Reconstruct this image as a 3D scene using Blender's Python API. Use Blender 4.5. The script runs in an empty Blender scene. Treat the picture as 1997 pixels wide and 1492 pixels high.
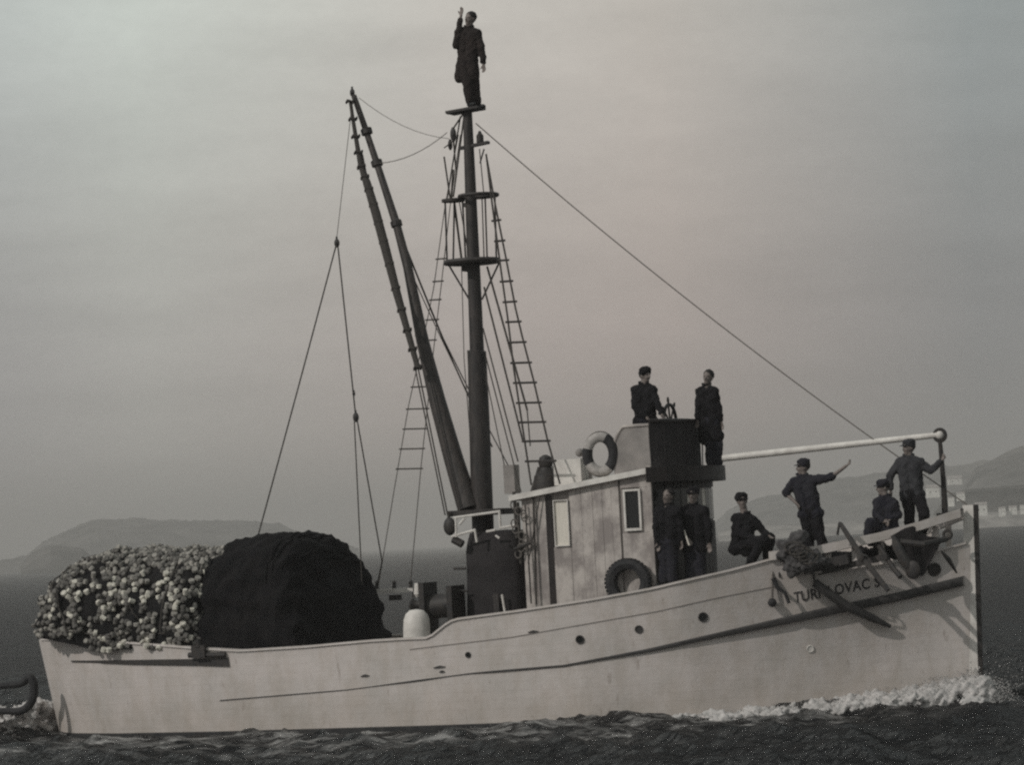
import bpy, math, random
import numpy as np
from mathutils import Vector, Matrix
R = math.radians
random.seed(7)
rng = np.random.default_rng(7)
sc = bpy.context.scene
COL = sc.collection

# ------------------------------------------------------------------ camera
F, W, H = 6600.0, 1997.0, 1492.0          # focal length in photo pixels, photo size
AZ, ROLL, PITCH = R(22), R(3.0), R(2.70)  # the camera stands 60 m off, a little ahead of the beam
CAMZ, DIST, U0 = 3.1, 60.0, -0.608
fh = Vector((-math.sin(AZ), math.cos(AZ), 0)); rr = Vector((math.cos(AZ), math.sin(AZ), 0)); ZZ = Vector((0, 0, 1))
FW = (fh*math.cos(PITCH) + ZZ*math.sin(PITCH)).normalized()
up0 = rr.cross(FW)
RIGHT = rr*math.cos(ROLL) - up0*math.sin(ROLL)
UP = up0*math.cos(ROLL) + rr*math.sin(ROLL)
CAM = Vector((0, 0, CAMZ)) - fh*DIST - rr*U0
cd = bpy.data.cameras.new('camera'); cam = bpy.data.objects.new('camera', cd); COL.objects.link(cam)
m = Matrix((RIGHT, UP, -FW)).transposed().to_4x4(); m.translation = CAM
cam.matrix_world = m
cd.sensor_width = 36; cd.lens = F/W*36; cd.clip_start = 0.5; cd.clip_end = 20000
sc.camera = cam

# ------------------------------------------------------------------ sky, sun, exposure
SUN = Vector((-0.50, -0.75, 0.62)).normalized()
w = bpy.data.worlds.new('World'); sc.world = w; w.use_nodes = True
nt = w.node_tree; nt.nodes.clear()
N = nt.nodes.new; L = nt.links.new
out = N('ShaderNodeOutputWorld'); bg = N('ShaderNodeBackground'); L(bg.outputs[0], out.inputs[0])
tc = N('ShaderNodeTexCoord'); sep = N('ShaderNodeSeparateXYZ'); L(tc.outputs['Generated'], sep.inputs[0])
def wmap(src, a, b, c, d):
    n = N('ShaderNodeMapRange'); n.inputs[1].default_value = a; n.inputs[2].default_value = b
    n.inputs[3].default_value = c; n.inputs[4].default_value = d; L(src, n.inputs[0]); return n.outputs[0]
def wmath(op, a, b):
    n = N('ShaderNodeMath'); n.operation = op
    for i, v in enumerate((a, b)):
        if isinstance(v, (int, float)): n.inputs[i].default_value = v
        else: L(v, n.inputs[i])
    return n.outputs[0]
ramp = N('ShaderNodeValToRGB'); L(wmap(sep.outputs[2], -0.02, 0.18, 0, 1), ramp.inputs[0])
cr = ramp.color_ramp
SKY_STOPS = [(0.0, (.24, .213, .195)), (0.1, (.27, .24, .22)), (0.25, (.345, .305, .282)), (0.40, (.375, .335, .312)), (0.58, (.40, .37, .342)), (0.70, (.44, .418, .388)), (0.9, (.48, .47, .435)), (1.0, (.49, .48, .445))]
cr.elements[0].position = 0; cr.elements[0].color = (*SKY_STOPS[0][1], 1)
cr.elements[1].position = 1; cr.elements[1].color = (*SKY_STOPS[-1][1], 1)
for p, c in SKY_STOPS[1:-1]:
    e = cr.elements.new(p); e.color = (*c, 1)
# the sky is a little darker ahead of the bow (to the right) and a little cooler astern
dotn = N('ShaderNodeVectorMath'); dotn.operation = 'DOT_PRODUCT'; L(tc.outputs['Generated'], dotn.inputs[0]); dotn.inputs[1].default_value = rr
side_f = wmap(dotn.outputs['Value'], -0.16, 0.16, 0.0, 1.0)
tint = N('ShaderNodeValToRGB'); L(side_f, tint.inputs[0])
te = tint.color_ramp
te.elements[0].position = 0; te.elements[0].color = (.84, .92, .97, 1)
te.elements[1].position = .93; te.elements[1].color = (.56, .635, .68, 1)
for p, c in ((.17, (1.06, 1.16, 1.16, 1)), (.45, (1.08, 1.06, 1.05, 1)), (.65, (1.0, .96, .94, 1))):
    e = te.elements.new(p); e.color = c
mul = N('ShaderNodeMixRGB'); mul.blend_type = 'MULTIPLY'; mul.inputs[0].default_value = 1; L(ramp.outputs[0], mul.inputs[1]); L(tint.outputs[0], mul.inputs[2])
# thin streaky overcast
mp = N('ShaderNodeMapping'); L(tc.outputs['Generated'], mp.inputs[0]); mp.inputs['Scale'].default_value = (5, 5, 26)
ns = N('ShaderNodeTexNoise'); ns.inputs['Scale'].default_value = 2.2; ns.inputs['Detail'].default_value = 6; ns.inputs['Roughness'].default_value = .55; L(mp.outputs[0], ns.inputs['Vector'])
mp2 = N('ShaderNodeMapping'); L(tc.outputs['Generated'], mp2.inputs[0]); mp2.inputs['Scale'].default_value = (60, 60, 90)
ns2 = N('ShaderNodeTexNoise'); ns2.inputs['Scale'].default_value = 3; ns2.inputs['Detail'].default_value = 5; ns2.inputs['Roughness'].default_value = .7; L(mp2.outputs[0], ns2.inputs['Vector'])
cl = wmath('MULTIPLY', wmap(ns.outputs[0], .3, .7, .93, 1.06), wmap(ns2.outputs[0], .3, .7, .975, 1.025))
tn = wmath('MULTIPLY', wmath('ADD', dotn.outputs['Value'], .045), 1/.042); en = wmath('MULTIPLY', wmath('SUBTRACT', sep.outputs[2], .1495), 1/.0075)
d2 = wmath('ADD', wmath('MULTIPLY', tn, tn), wmath('MULTIPLY', en, en)); cm = wmap(wmath('ADD', d2, wmath('MULTIPLY', ns.outputs[0], .9)), .5, 1.6, .925, 1.0)
cl = wmath('MULTIPLY', cl, cm)          # one thin darker cloud bank high astern of the mast
sky = N('ShaderNodeTexSky'); sky.sky_type = 'NISHITA'; sky.sun_disc = False
sky.sun_elevation = math.asin(SUN.z); sky.sun_rotation = math.atan2(SUN.x, SUN.y); sky.dust_density = 3
bw = N('ShaderNodeRGBToBW'); L(sky.outputs[0], bw.inputs[0])
vm = N('ShaderNodeVectorMath'); vm.operation = 'SCALE'; L(mul.outputs[0], vm.inputs[0]); L(wmath('MULTIPLY', cl, 0.94), vm.inputs['Scale'])
ad = N('ShaderNodeMixRGB'); ad.blend_type = 'ADD'; ad.inputs[0].default_value = 1; L(vm.outputs[0], ad.inputs[1]); L(wmath('MULTIPLY', bw.outputs[0], 0.003), ad.inputs[2])
L(ad.outputs[0], bg.inputs[0]); bg.inputs[1].default_value = 1.46
sl = bpy.data.lights.new('sun', 'SUN'); sl.energy = 2.0; sl.angle = R(0.6); sl.color = (1, .96, .91)
so = bpy.data.objects.new('sun', sl); COL.objects.link(so); so.rotation_euler = SUN.to_track_quat('Z', 'Y').to_euler(); so.location = (0, -20, 40)
vs = sc.view_settings; vs.view_transform = 'Standard'; vs.look = 'None'; vs.gamma = 1; vs.use_curve_mapping = False; vs.exposure = -0.23
sc.cycles.volume_bounces = 1
sc.cycles.max_bounces = 6
sc.cycles.filter_width = 2.3
sc.cycles.use_denoising = False   # an old print: keep the fine grain

# ------------------------------------------------------------------ measuring helpers (photo pixel -> point on a real plane of the boat)
def ray(px, py): return FW + RIGHT*((px-W/2)/F) + UP*((H/2-py)/F)
def at(px, py, Y=0.0):
    d = ray(px, py); return CAM + d*((Y-CAM.y)/d.y)
def atdist(px, D, z=0.0):     # point at horizontal distance D from the camera, in the picture column px (measured at the horizon)
    d = ray(px, 746+311-(px-W/2)*0.0524); d.z = 0; d.normalize(); p = CAM + d*D; return Vector((p.x, p.y, z))
def wz(px, py, D):            # height seen at pixel row py at distance D
    d = ray(px, py); k = math.hypot(d.x, d.y); return CAM.z + d.z/k*D

# ------------------------------------------------------------------ materials
def mat(name, col, col2=None, rough=.7, scale=6, detail=5, bump=0.0, bscale=None, spec=.3, metal=0.0, stretch=(1, 1, 1), lo=.35, hi=.65, extra=None):
    m = bpy.data.materials.new(name); m.use_nodes = True; t = m.node_tree; b = t.nodes['Principled BSDF']
    b.inputs['Roughness'].default_value = rough; b.inputs['Specular IOR Level'].default_value = spec; b.inputs['Metallic'].default_value = metal
    c3 = lambda c: (c, c, c) if isinstance(c, (int, float)) else c
    tcn = t.nodes.new('ShaderNodeTexCoord'); mpn = t.nodes.new('ShaderNodeMapping'); mpn.inputs['Scale'].default_value = stretch
    t.links.new(tcn.outputs['Object'], mpn.inputs[0])
    n = t.nodes.new('ShaderNodeTexNoise'); n.inputs['Scale'].default_value = scale; n.inputs['Detail'].default_value = detail; n.inputs['Roughness'].default_value = .62
    t.links.new(mpn.outputs[0], n.inputs['Vector'])
    r = t.nodes.new('ShaderNodeValToRGB'); r.color_ramp.elements[0].position = lo; r.color_ramp.elements[1].position = hi
    r.color_ramp.elements[0].color = (*c3(col if col2 is None else col2), 1); r.color_ramp.elements[1].color = (*c3(col), 1)
    t.links.new(n.outputs[0], r.inputs[0]); t.links.new(r.outputs[0], b.inputs['Base Color'])
    if bump:
        n2 = t.nodes.new('ShaderNodeTexNoise'); n2.inputs['Scale'].default_value = bscale or scale*4; n2.inputs['Detail'].default_value = 4
        t.links.new(mpn.outputs[0], n2.inputs['Vector'])
        bp = t.nodes.new('ShaderNodeBump'); bp.inputs['Strength'].default_value = bump; bp.inputs['Distance'].default_value = .02
        t.links.new(n2.outputs[0], bp.inputs['Height']); t.links.new(bp.outputs[0], b.inputs['Normal'])
    if extra: extra(m, t, b, r)
    return m
def wear(m, t, b, r):        # rust runs, scuffs and grime on the white hull
    tcn = t.nodes.new('ShaderNodeTexCoord'); mp_ = t.nodes.new('ShaderNodeMapping'); mp_.inputs['Scale'].default_value = (1.6, 1.6, .6)
    t.links.new(tcn.outputs['Object'], mp_.inputs[0])
    n = t.nodes.new('ShaderNodeTexNoise'); n.inputs['Scale'].default_value = 2.2; n.inputs['Detail'].default_value = 8; n.inputs['Roughness'].default_value = .7
    t.links.new(mp_.outputs[0], n.inputs['Vector'])
    rp = t.nodes.new('ShaderNodeValToRGB'); rp.color_ramp.elements[0].position = .40; rp.color_ramp.elements[0].color = (.91, .895, .87, 1)
    rp.color_ramp.elements[1].position = .56; rp.color_ramp.elements[1].color = (1, 1, 1, 1)
    t.links.new(n.outputs[0], rp.inputs[0])
    mx = t.nodes.new('ShaderNodeMixRGB'); mx.blend_type = 'MULTIPLY'; mx.inputs[0].default_value = 1
    t.links.new(r.outputs[0], mx.inputs[1]); t.links.new(rp.outputs[0], mx.inputs[2])
    # grey scum above the waterline
    sp = t.nodes.new('ShaderNodeSeparateXYZ'); t.links.new(tcn.outputs['Object'], sp.inputs[0])
    n3 = t.nodes.new('ShaderNodeTexNoise'); n3.inputs['Scale'].default_value = 1.6; n3.inputs['Detail'].default_value = 6; t.links.new(tcn.outputs['Object'], n3.inputs['Vector'])
    add = t.nodes.new('ShaderNodeMath'); add.operation = 'MULTIPLY_ADD'; t.links.new(n3.outputs[0], add.inputs[0]); add.inputs[1].default_value = -.5; t.links.new(sp.outputs[2], add.inputs[2])
    r4 = t.nodes.new('ShaderNodeValToRGB'); r4.color_ramp.elements[0].position = 0; r4.color_ramp.elements[0].color = (.88, .87, .85, 1)
    r4.color_ramp.elements[1].position = .5; r4.color_ramp.elements[1].color = (1, 1, 1, 1); t.links.new(add.outputs[0], r4.inputs[0])
    mx2 = t.nodes.new('ShaderNodeMixRGB'); mx2.blend_type = 'MULTIPLY'; mx2.inputs[0].default_value = 1
    t.links.new(mx.outputs[0], mx2.inputs[1]); t.links.new(r4.outputs[0], mx2.inputs[2]); wv_ = t.nodes.new('ShaderNodeTexWave'); wv_.bands_direction = 'Z'; wv_.inputs['Scale'].default_value = 2.1; wv_.inputs['Distortion'].default_value = .5; wv_.inputs['Detail'].default_value = 1
    mpz = t.nodes.new('ShaderNodeMapping'); mpz.inputs['Rotation'].default_value = (0, .055, 0); mpz.inputs['Scale'].default_value = (.05, .3, 1); t.links.new(tcn.outputs['Object'], mpz.inputs[0]); t.links.new(mpz.outputs[0], wv_.inputs['Vector'])
    sr = t.nodes.new('ShaderNodeValToRGB'); sr.color_ramp.elements[0].position = 0; sr.color_ramp.elements[0].color = (.95, .945, .94, 1); sr.color_ramp.elements[1].position = .06; sr.color_ramp.elements[1].color = (1, 1, 1, 1)
    t.links.new(wv_.outputs['Fac'], sr.inputs[0])
    ru = t.nodes.new('ShaderNodeTexNoise'); ru.inputs['Scale'].default_value = 3.2; ru.inputs['Detail'].default_value = 9; ru.inputs['Roughness'].default_value = .75
    mpr = t.nodes.new('ShaderNodeMapping'); mpr.inputs['Scale'].default_value = (1.6, 1.6, .45); t.links.new(tcn.outputs['Object'], mpr.inputs[0]); t.links.new(mpr.outputs[0], ru.inputs['Vector'])
    rr2 = t.nodes.new('ShaderNodeValToRGB'); rr2.color_ramp.elements[0].position = .60; rr2.color_ramp.elements[0].color = (1, 1, 1, 1); rr2.color_ramp.elements[1].position = .74; rr2.color_ramp.elements[1].color = (.52, .47, .43, 1)
    t.links.new(ru.outputs[0], rr2.inputs[0])
    m3 = t.nodes.new('ShaderNodeMixRGB'); m3.blend_type = 'MULTIPLY'; m3.inputs[0].default_value = 1; t.links.new(mx2.outputs[0], m3.inputs[1]); t.links.new(sr.outputs[0], m3.inputs[2])
    m4 = t.nodes.new('ShaderNodeMixRGB'); m4.blend_type = 'MULTIPLY'; m4.inputs[0].default_value = 1; t.links.new(m3.outputs[0], m4.inputs[1]); t.links.new(rr2.outputs[0], m4.inputs[2])
    t.links.new(m4.outputs[0], b.inputs['Base Color'])
WHITE = (.565, .515, .49)
M = dict(
    hull=mat('hull_paint', WHITE, (.48, .445, .42), rough=.5, scale=1.3, bump=.25, bscale=9, extra=wear),
    white=mat('white_paint', (.66, .63, .59), (.5, .47, .44), rough=.55, scale=5, bump=.15),
    ringp=mat('ring_paint', (.42, .39, .37), (.26, .245, .23), rough=.7, scale=12, bump=.2),
    boot=mat('boot_top', (.02, .02, .022), (.04, .04, .04), rough=.6),
    dark_trim=mat('dark_trim', (.05, .047, .046), (.03, .028, .028), rough=.6, scale=7),
    deck=mat('deck_wood', (.30, .275, .25), (.18, .165, .15), rough=.85, scale=4, stretch=(.5, 8, 1)),
    spar=mat('spar_wood', (.05, .043, .04), (.022, .02, .02), rough=.55, scale=5, stretch=(3, 3, .6), bump=.3),
    boomw=mat('boom_wood', (.065, .055, .05), (.03, .027, .026), rough=.5, scale=5, stretch=(3, 3, .6), bump=.3),
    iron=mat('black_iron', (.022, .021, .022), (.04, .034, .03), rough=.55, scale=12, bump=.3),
    rope=mat('tarred_rope', (.07, .062, .055), (.035, .032, .03), rough=.9, scale=40),
    paler=mat('pale_rope', (.16, .145, .13), (.09, .08, .075), rough=.9, scale=40),
    wood=mat('weathered_panel', (.46, .42, .39), (.25, .222, .21), rough=.8, scale=3.0, detail=9, lo=.40, hi=.60, stretch=(1.2, 1.2, .8), bump=.35, bscale=12),
    varn_shade=mat('varnish_front_shade', (.022, .017, .016), (.010, .008, .008), rough=.45, scale=4, stretch=(3, 3, .5), bump=.2),
    recess=mat('panel_joint', (.26, .235, .22), rough=.9),
    glassd=mat('dark_glass', (.012, .013, .013), rough=.12, spec=.5, scale=2),
    pale_pane=mat('pale_daylight_glass', (.66, .62, .55), (.58, .54, .48), rough=.35, scale=4, stretch=(6, 6, 1)),
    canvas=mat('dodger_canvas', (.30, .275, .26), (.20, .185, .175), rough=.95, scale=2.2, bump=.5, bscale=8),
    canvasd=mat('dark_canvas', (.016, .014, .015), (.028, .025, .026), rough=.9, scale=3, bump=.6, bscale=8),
    net=mat('tarred_net', (.007, .007, .008), (.013, .012, .0125), rough=.95, scale=5, bump=1.0, bscale=45, spec=.1),
    netd=mat('cork_net', (.010, .010, .011), (.020, .019, .019), rough=.95, scale=9, bump=1.0, bscale=45, spec=.1),
    cork=mat('cork', (.66, .63, .55), (.42, .40, .35), rough=.9, scale=14, bump=.5),
    corkm=mat('worn_cork', (.34, .32, .29), (.20, .19, .17), rough=.9, scale=14, bump=.5),
    corkd=mat('old_cork', (.17, .16, .145), (.09, .085, .08), rough=.9, scale=14, bump=.5),
    rubber=mat('rubber', (.014, .014, .016), (.03, .029, .03), rough=.75, scale=9, bump=.3),
    skin=mat('skin', (.19, .16, .145), (.14, .115, .105), rough=.55, scale=20),
    hair=mat('dark_hair', (.012, .010, .010), rough=.7, scale=60, bump=.5),
    cloth=mat('dark_wool', (.008, .008, .009), (.016, .015, .017), rough=.95, scale=7, bump=.5, bscale=60, spec=.1),
    cloth2=mat('dark_denim', (.016, .016, .022), (.03, .029, .034), rough=.95, scale=7, bump=.5, bscale=60, spec=.1),
    cloth3=mat('brown_coat', (.035, .028, .026), (.020, .017, .017), rough=.95, scale=5, bump=.5, bscale=50, spec=.1),
    cloth4=mat('grey_shirt', (.05, .05, .054), (.03, .03, .033), rough=.95, scale=6, bump=.5, bscale=50, spec=.1),
    boots=mat('black_boot', (.009, .009, .010), rough=.5, scale=9),
    bundle=mat('grey_canvas', (.10, .095, .095), (.035, .033, .034), rough=.95, scale=5, bump=.5),
    ink=mat('black_lettering', (.025, .023, .024), (.05, .045, .045), rough=.6, scale=18),
    hill=mat('hillside', (.13, .124, .117), (.030, .032, .030), rough=1, scale=.035, detail=12, spec=0),
    house=mat('white_render', (.75, .73, .68), (.6, .58, .54), rough=.9, scale=.6),
    roof=mat('house_roof', (.36, .33, .31), (.22, .20, .19), rough=.9, scale=1.5),
    shore=mat('shore_rock', (.33, .31, .29), (.14, .135, .13), rough=1, scale=.08, detail=8, spec=0),
    foam=mat('sea_foam', (.54, .515, .50), (.36, .35, .34), rough=.9, scale=9, detail=6, bump=.6, bscale=20),
)

# ------------------------------------------------------------------ mesh builder
class MB:
    def __init__(s): s.v = []; s.f = []; s.n = 0
    def add(s, verts, faces):
        verts = np.asarray(verts, float).reshape(-1, 3); s.v.append(verts); k = s.n
        s.f.extend([tuple(i+k for i in f) for f in faces]); s.n += len(verts); return s
    def box(s, c, size, rot=None):
        x, y, z = [v/2 for v in size]; P = np.array([(i, j, k) for i in (-x, x) for j in (-y, y) for k in (-z, z)])
        if rot is not None: P = P @ np.array(rot.to_3x3()).T
        return s.add(P+np.array(c), [(0, 1, 3, 2), (4, 6, 7, 5), (0, 4, 5, 1), (2, 3, 7, 6), (0, 2, 6, 4), (1, 5, 7, 3)])
    def prof(s, p0, p1, prof, n=10, cap=True):   # profile of (t along, radius) pairs, t in metres from p0
        p0 = Vector(p0); p1 = Vector(p1); d = (p1-p0); ln = d.length; d = d/ln if ln > 1e-9 else Vector((0, 0, 1))
        a = d.orthogonal().normalized(); b = d.cross(a); V = []
        for t, r in prof:
            c = p0+d*t
            for i in range(n):
                q = 2*math.pi*i/n; V.append(c+a*(r*math.cos(q))+b*(r*math.sin(q)))
        Fc = []
        for k in range(len(prof)-1):
            for i in range(n):
                j = (i+1) % n; Fc.append((k*n+i, k*n+j, (k+1)*n+j, (k+1)*n+i))
        if cap: Fc.append(tuple(range(n))[::-1]); Fc.append(tuple((len(prof)-1)*n+i for i in range(n)))
        return s.add(V, Fc)
    def cyl(s, p0, p1, r0, r1=None, n=10):
        ln = (Vector(p1)-Vector(p0)).length; return s.prof(p0, p1, [(0, r0), (ln, r0 if r1 is None else r1)], n)
    def cap(s, p0, p1, r0, r1=None, n=12):
        r1 = r0 if r1 is None else r1; p0 = Vector(p0); p1 = Vector(p1); ln = (p1-p0).length
        pr = [(-r0*math.cos(q), max(r0*math.sin(q), 1e-4)) for q in np.linspace(0.12, math.pi/2, 4)]
        pr += [(ln+r1*math.sin(q), max(r1*math.cos(q), 1e-4)) for q in np.linspace(0, math.pi/2-.12, 4)]
        if ln < 1e-6: p1 = p0+Vector((0, 0, 1e-5))
        return s.prof(p0, p1, pr, n)
    def chain(s, pts, rad, n=12):
        for i in range(len(pts)-1): s.cap(pts[i], pts[i+1], rad[i], rad[i+1], n)
        return s
    def tube(s, pts, r, n=6, closed=False):
        pts = [Vector(p) for p in pts]; V = []; K = len(pts); ref = None
        rs = r if hasattr(r, '__len__') else [r]*K
        for k, p in enumerate(pts):
            t = (pts[(k+1) % K]-pts[k-1]) if closed else (pts[min(k+1, K-1)]-pts[max(k-1, 0)])
            t.normalize()
            if ref is None: ref = t.orthogonal()
            a = (ref-t*ref.dot(t)).normalized(); ref = a; b = t.cross(a)
            for i in range(n):
                q = 2*math.pi*i/n; V.append(p+a*(rs[k]*math.cos(q))+b*(rs[k]*math.sin(q)))
        Fc = []
        for k in range(K if closed else K-1):
            for i in range(n):
                j = (i+1) % n; k2 = (k+1) % K; Fc.append((k*n+i, k*n+j, k2*n+j, k2*n+i))
        if not closed: Fc.append(tuple(range(n))[::-1]); Fc.append(tuple((K-1)*n+i for i in range(n)))
        return s.add(V, Fc)
    def ball(s, c, r, sc_=(1, 1, 1), rot=None, nu=12, nv=8):
        V = []; Fc = []
        for j in range(nv+1):
            th = math.pi*j/nv
            for i in range(nu):
                q = 2*math.pi*i/nu; V.append((math.sin(th)*math.cos(q)*r*sc_[0], math.sin(th)*math.sin(q)*r*sc_[1], math.cos(th)*r*sc_[2]))
        V = np.array(V)
        if rot is not None: V = V @ np.array(rot.to_3x3()).T
        for j in range(nv):
            for i in range(nu):
                i2 = (i+1) % nu; Fc.append((j*nu+i, (j+1)*nu+i, (j+1)*nu+i2, j*nu+i2))
        return s.add(V+np.array(c), Fc)
    def grid(s, P):           # P: (a, b, 3) array
        a, b = P.shape[:2]; idx = np.arange(a*b).reshape(a, b)
        q = np.stack([idx[:-1, :-1], idx[1:, :-1], idx[1:, 1:], idx[:-1, 1:]], -1).reshape(-1, 4)
        return s.add(P.reshape(-1, 3), [tuple(x) for x in q.tolist()])
    def mesh(s, name):
        me = bpy.data.meshes.new(name); me.from_pydata(np.concatenate(s.v).tolist(), [], s.f); me.update(); return me
    def build(s, name, mt, parent=None, smooth=True, angle=35, origin=None):
        return place(s.mesh(name), name, mt, parent, smooth, angle, origin)
def wloc(o):
    v = Vector((0, 0, 0))
    while o is not None: v = v+o.location; o = o.parent
    return v
def place(me, name, mt, parent=None, smooth=True, angle=35, origin=None):
    base = wloc(parent); loc = Vector(origin)-base if origin is not None else Vector((0, 0, 0))
    me.transform(Matrix.Translation(-(base+loc)))
    o = bpy.data.objects.new(name, me); COL.objects.link(o); o.parent = parent; o.location = loc
    if mt is not None: me.materials.clear(); me.materials.append(mt)
    if smooth:
        me.shade_smooth()
        try: me.set_sharp_from_angle(angle=R(angle))
        except Exception: pass
    return o
def tag(o, label=None, cat=None, group=None, kind=None):
    if label: o['label'] = label
    if cat: o['category'] = cat
    if group: o['group'] = group
    if kind: o['kind'] = kind
    return o
def empty(name, loc, label=None, cat=None, group=None, parent=None):
    o = bpy.data.objects.new(name, None); COL.objects.link(o); o.parent = parent
    o.location = Vector(loc)-wloc(parent); o.empty_display_size = .2
    return tag(o, label, cat, group)
def vox(mb, name, mt, parent, voxel=.014, it=2, disp=0.0, wl=.11, seed=0, origin=None):
    me = mb.mesh(name+'_tmp'); o = bpy.data.objects.new('tmp', me); COL.objects.link(o)
    md = o.modifiers.new('r', 'REMESH'); md.mode = 'VOXEL'; md.voxel_size = voxel
    if it: s_ = o.modifiers.new('s', 'SMOOTH'); s_.iterations = it; s_.factor = .5
    dg = bpy.context.evaluated_depsgraph_get(); me2 = bpy.data.meshes.new_from_object(o.evaluated_get(dg)); me2.name = name
    bpy.data.objects.remove(o); bpy.data.meshes.remove(me)
    if disp and len(me2.vertices):
        n = len(me2.vertices); co = np.empty(n*3, 'f'); me2.vertices.foreach_get('co', co); co = co.reshape(-1, 3)
        no = np.empty(n*3, 'f'); me2.vertex_normals.foreach_get('vector', no); no = no.reshape(-1, 3)
        co += no*(disp*noise3(co/wl, seed))[:, None]; me2.vertices.foreach_set('co', co.ravel()); me2.update()
    return place(me2, name, mt, parent, True, 80, origin)
def noise3(P, seed=0, octs=3):
    g = np.random.default_rng(seed+11); out_ = np.zeros(len(P)); amp = 1.0; fr = 1.0
    for o in range(octs):
        for _ in range(4):
            k = g.normal(size=3); k /= np.linalg.norm(k); k *= 2*math.pi*fr*g.uniform(.6, 1.3)
            out_ += amp*.5*np.sin(P @ k+g.uniform(0, 6.28)+1.3*np.sin(P @ (k[[1, 2, 0]]*.7)+g.uniform(0, 6.28)))
        amp *= .55; fr *= 1.9
    return out_

# ================================================================== SETTING
# haze: one closed box of thin air
def to_w(u, v, z=0): p = CAM+rr*u+fh*v; return (p.x, p.y, z)
hz = bpy.data.materials.new('haze_air'); hz.use_nodes = True; t = hz.node_tree; t.nodes.clear()
o_ = t.nodes.new('ShaderNodeOutputMaterial'); pv = t.nodes.new('ShaderNodeVolumePrincipled'); pv.inputs['Color'].default_value = (.66, .635, .61, 1)
pv.inputs['Density'].default_value = .00048; pv.inputs['Anisotropy'].default_value = 0; t.links.new(pv.outputs[0], o_.inputs['Volume'])
hb = MB(); c8 = [to_w(u, v, z) for z in (-1.5, 78) for (u, v) in ((-2600, -150), (2600, -150), (2600, 5200), (-2600, 5200))]
hb.add(c8, [(0, 3, 2, 1), (4, 5, 6, 7), (0, 1, 5, 4), (1, 2, 6, 5), (2, 3, 7, 6), (3, 0, 4, 7)])
tag(hb.build('haze', hz, smooth=False), kind='stuff', label='thin sea haze over the bay', cat='haze')

# ---- the hull's lines
tab = lambda x, xs, ys: np.interp(x, xs, ys)
S_ = [0, .006, .015, .03, .06, .12, .25, .5, .65, .75, .85, .92, .97, 1]
BT = [0, .55, .95, 1.35, 1.8, 2.2, 2.5, 2.6, 2.5, 2.25, 1.62, .98, .42, .05]
BW = [0, .40, .75, 1.10, 1.5, 1.95, 2.35, 2.5, 2.3, 1.88, 1.08, .55, .2, .04]
stemT = at(1893, 985, 0); stemB = at(1903, 1325, 0)
XS0 = stemB.x+(stemT.x-stemB.x)*(0-stemB.z)/(stemT.z-stemB.z); XSK = (stemT.x-stemB.x)/(stemT.z-stemB.z)
xs_ = lambda z: XS0+XSK*z
xe_ = lambda z: -8.62-.14*z
def smooth_interp(s, xs, ys):
    xs = np.array(xs); ys = np.array(ys); return np.interp(s, xs, ys)
def half(x, z, zt):
    s = np.clip((x-xe_(z))/(xs_(z)-xe_(z)), 0, 1)
    bt = smooth_interp(s, S_, BT); b0 = smooth_interp(s, S_, BW)
    q = np.clip(z/zt, 0, 1.15); p = 1+1.0*np.clip((s-.6)/.4, 0, 1)
    b = b0+(bt-b0)*q**p
    return np.where(z < 0, b0*(1-np.clip(-z/.9, 0, 1)**2*.6), b)
def fit(pts, k=1.0):      # photo points on the starboard side -> profile (xs, zs)
    X, Z = [], []
    for px, py in pts:
        y = -2.2
        for _ in range(8):
            p = at(px, py, y); y = -float(half(p.x, max(p.z, 0), 2.0 if p.x < 4 else 2.6))*k
        X.append(p.x); Z.append(p.z)
    return np.array(X), np.array(Z)
tx, tz = fit([(100, 1250), (250, 1256), (400, 1268), (470, 1272), (600, 1264), (720, 1253), (785, 1249), (838, 1247), (868, 1222), (886, 1211), (1020, 1193), (1150, 1173), (1270, 1151), (1430, 1114), (1503, 1094), (1538, 1098), (1560, 1124), (1640, 1113), (1760, 1095), (1885, 1062)])
xzt = lambda x: np.interp(x, tx, tz)
ax, az = fit([(1500, 1094), (1600, 1082), (1720, 1056), (1800, 1034), (1884, 1008)])
xcap = lambda x: np.interp(x, ax, az)
gx, gz = fit([(430, 1367), (680, 1346), (920, 1314), (1100, 1299), (1270, 1268), (1430, 1233), (1600, 1196), (1750, 1165), (1884, 1132)])
xguard = lambda x: np.interp(x, gx, gz)
g2x, g2z = fit([(800, 1267), (1000, 1243), (1280, 1193), (1400, 1166), (1520, 1142)])
def side(x, z):           # starboard surface point
    return Vector((x, -float(half(x, z, max(float(xzt(x)), .3))), z))
XA, XF = float(xe_(1.6)), float(xs_(2.6))
X_FD = 3.35               # the raised foredeck starts here
def deckz(x): return np.where(x < X_FD, np.minimum(xzt(x)-.35, 1.25), xzt(x)-.05)

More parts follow.
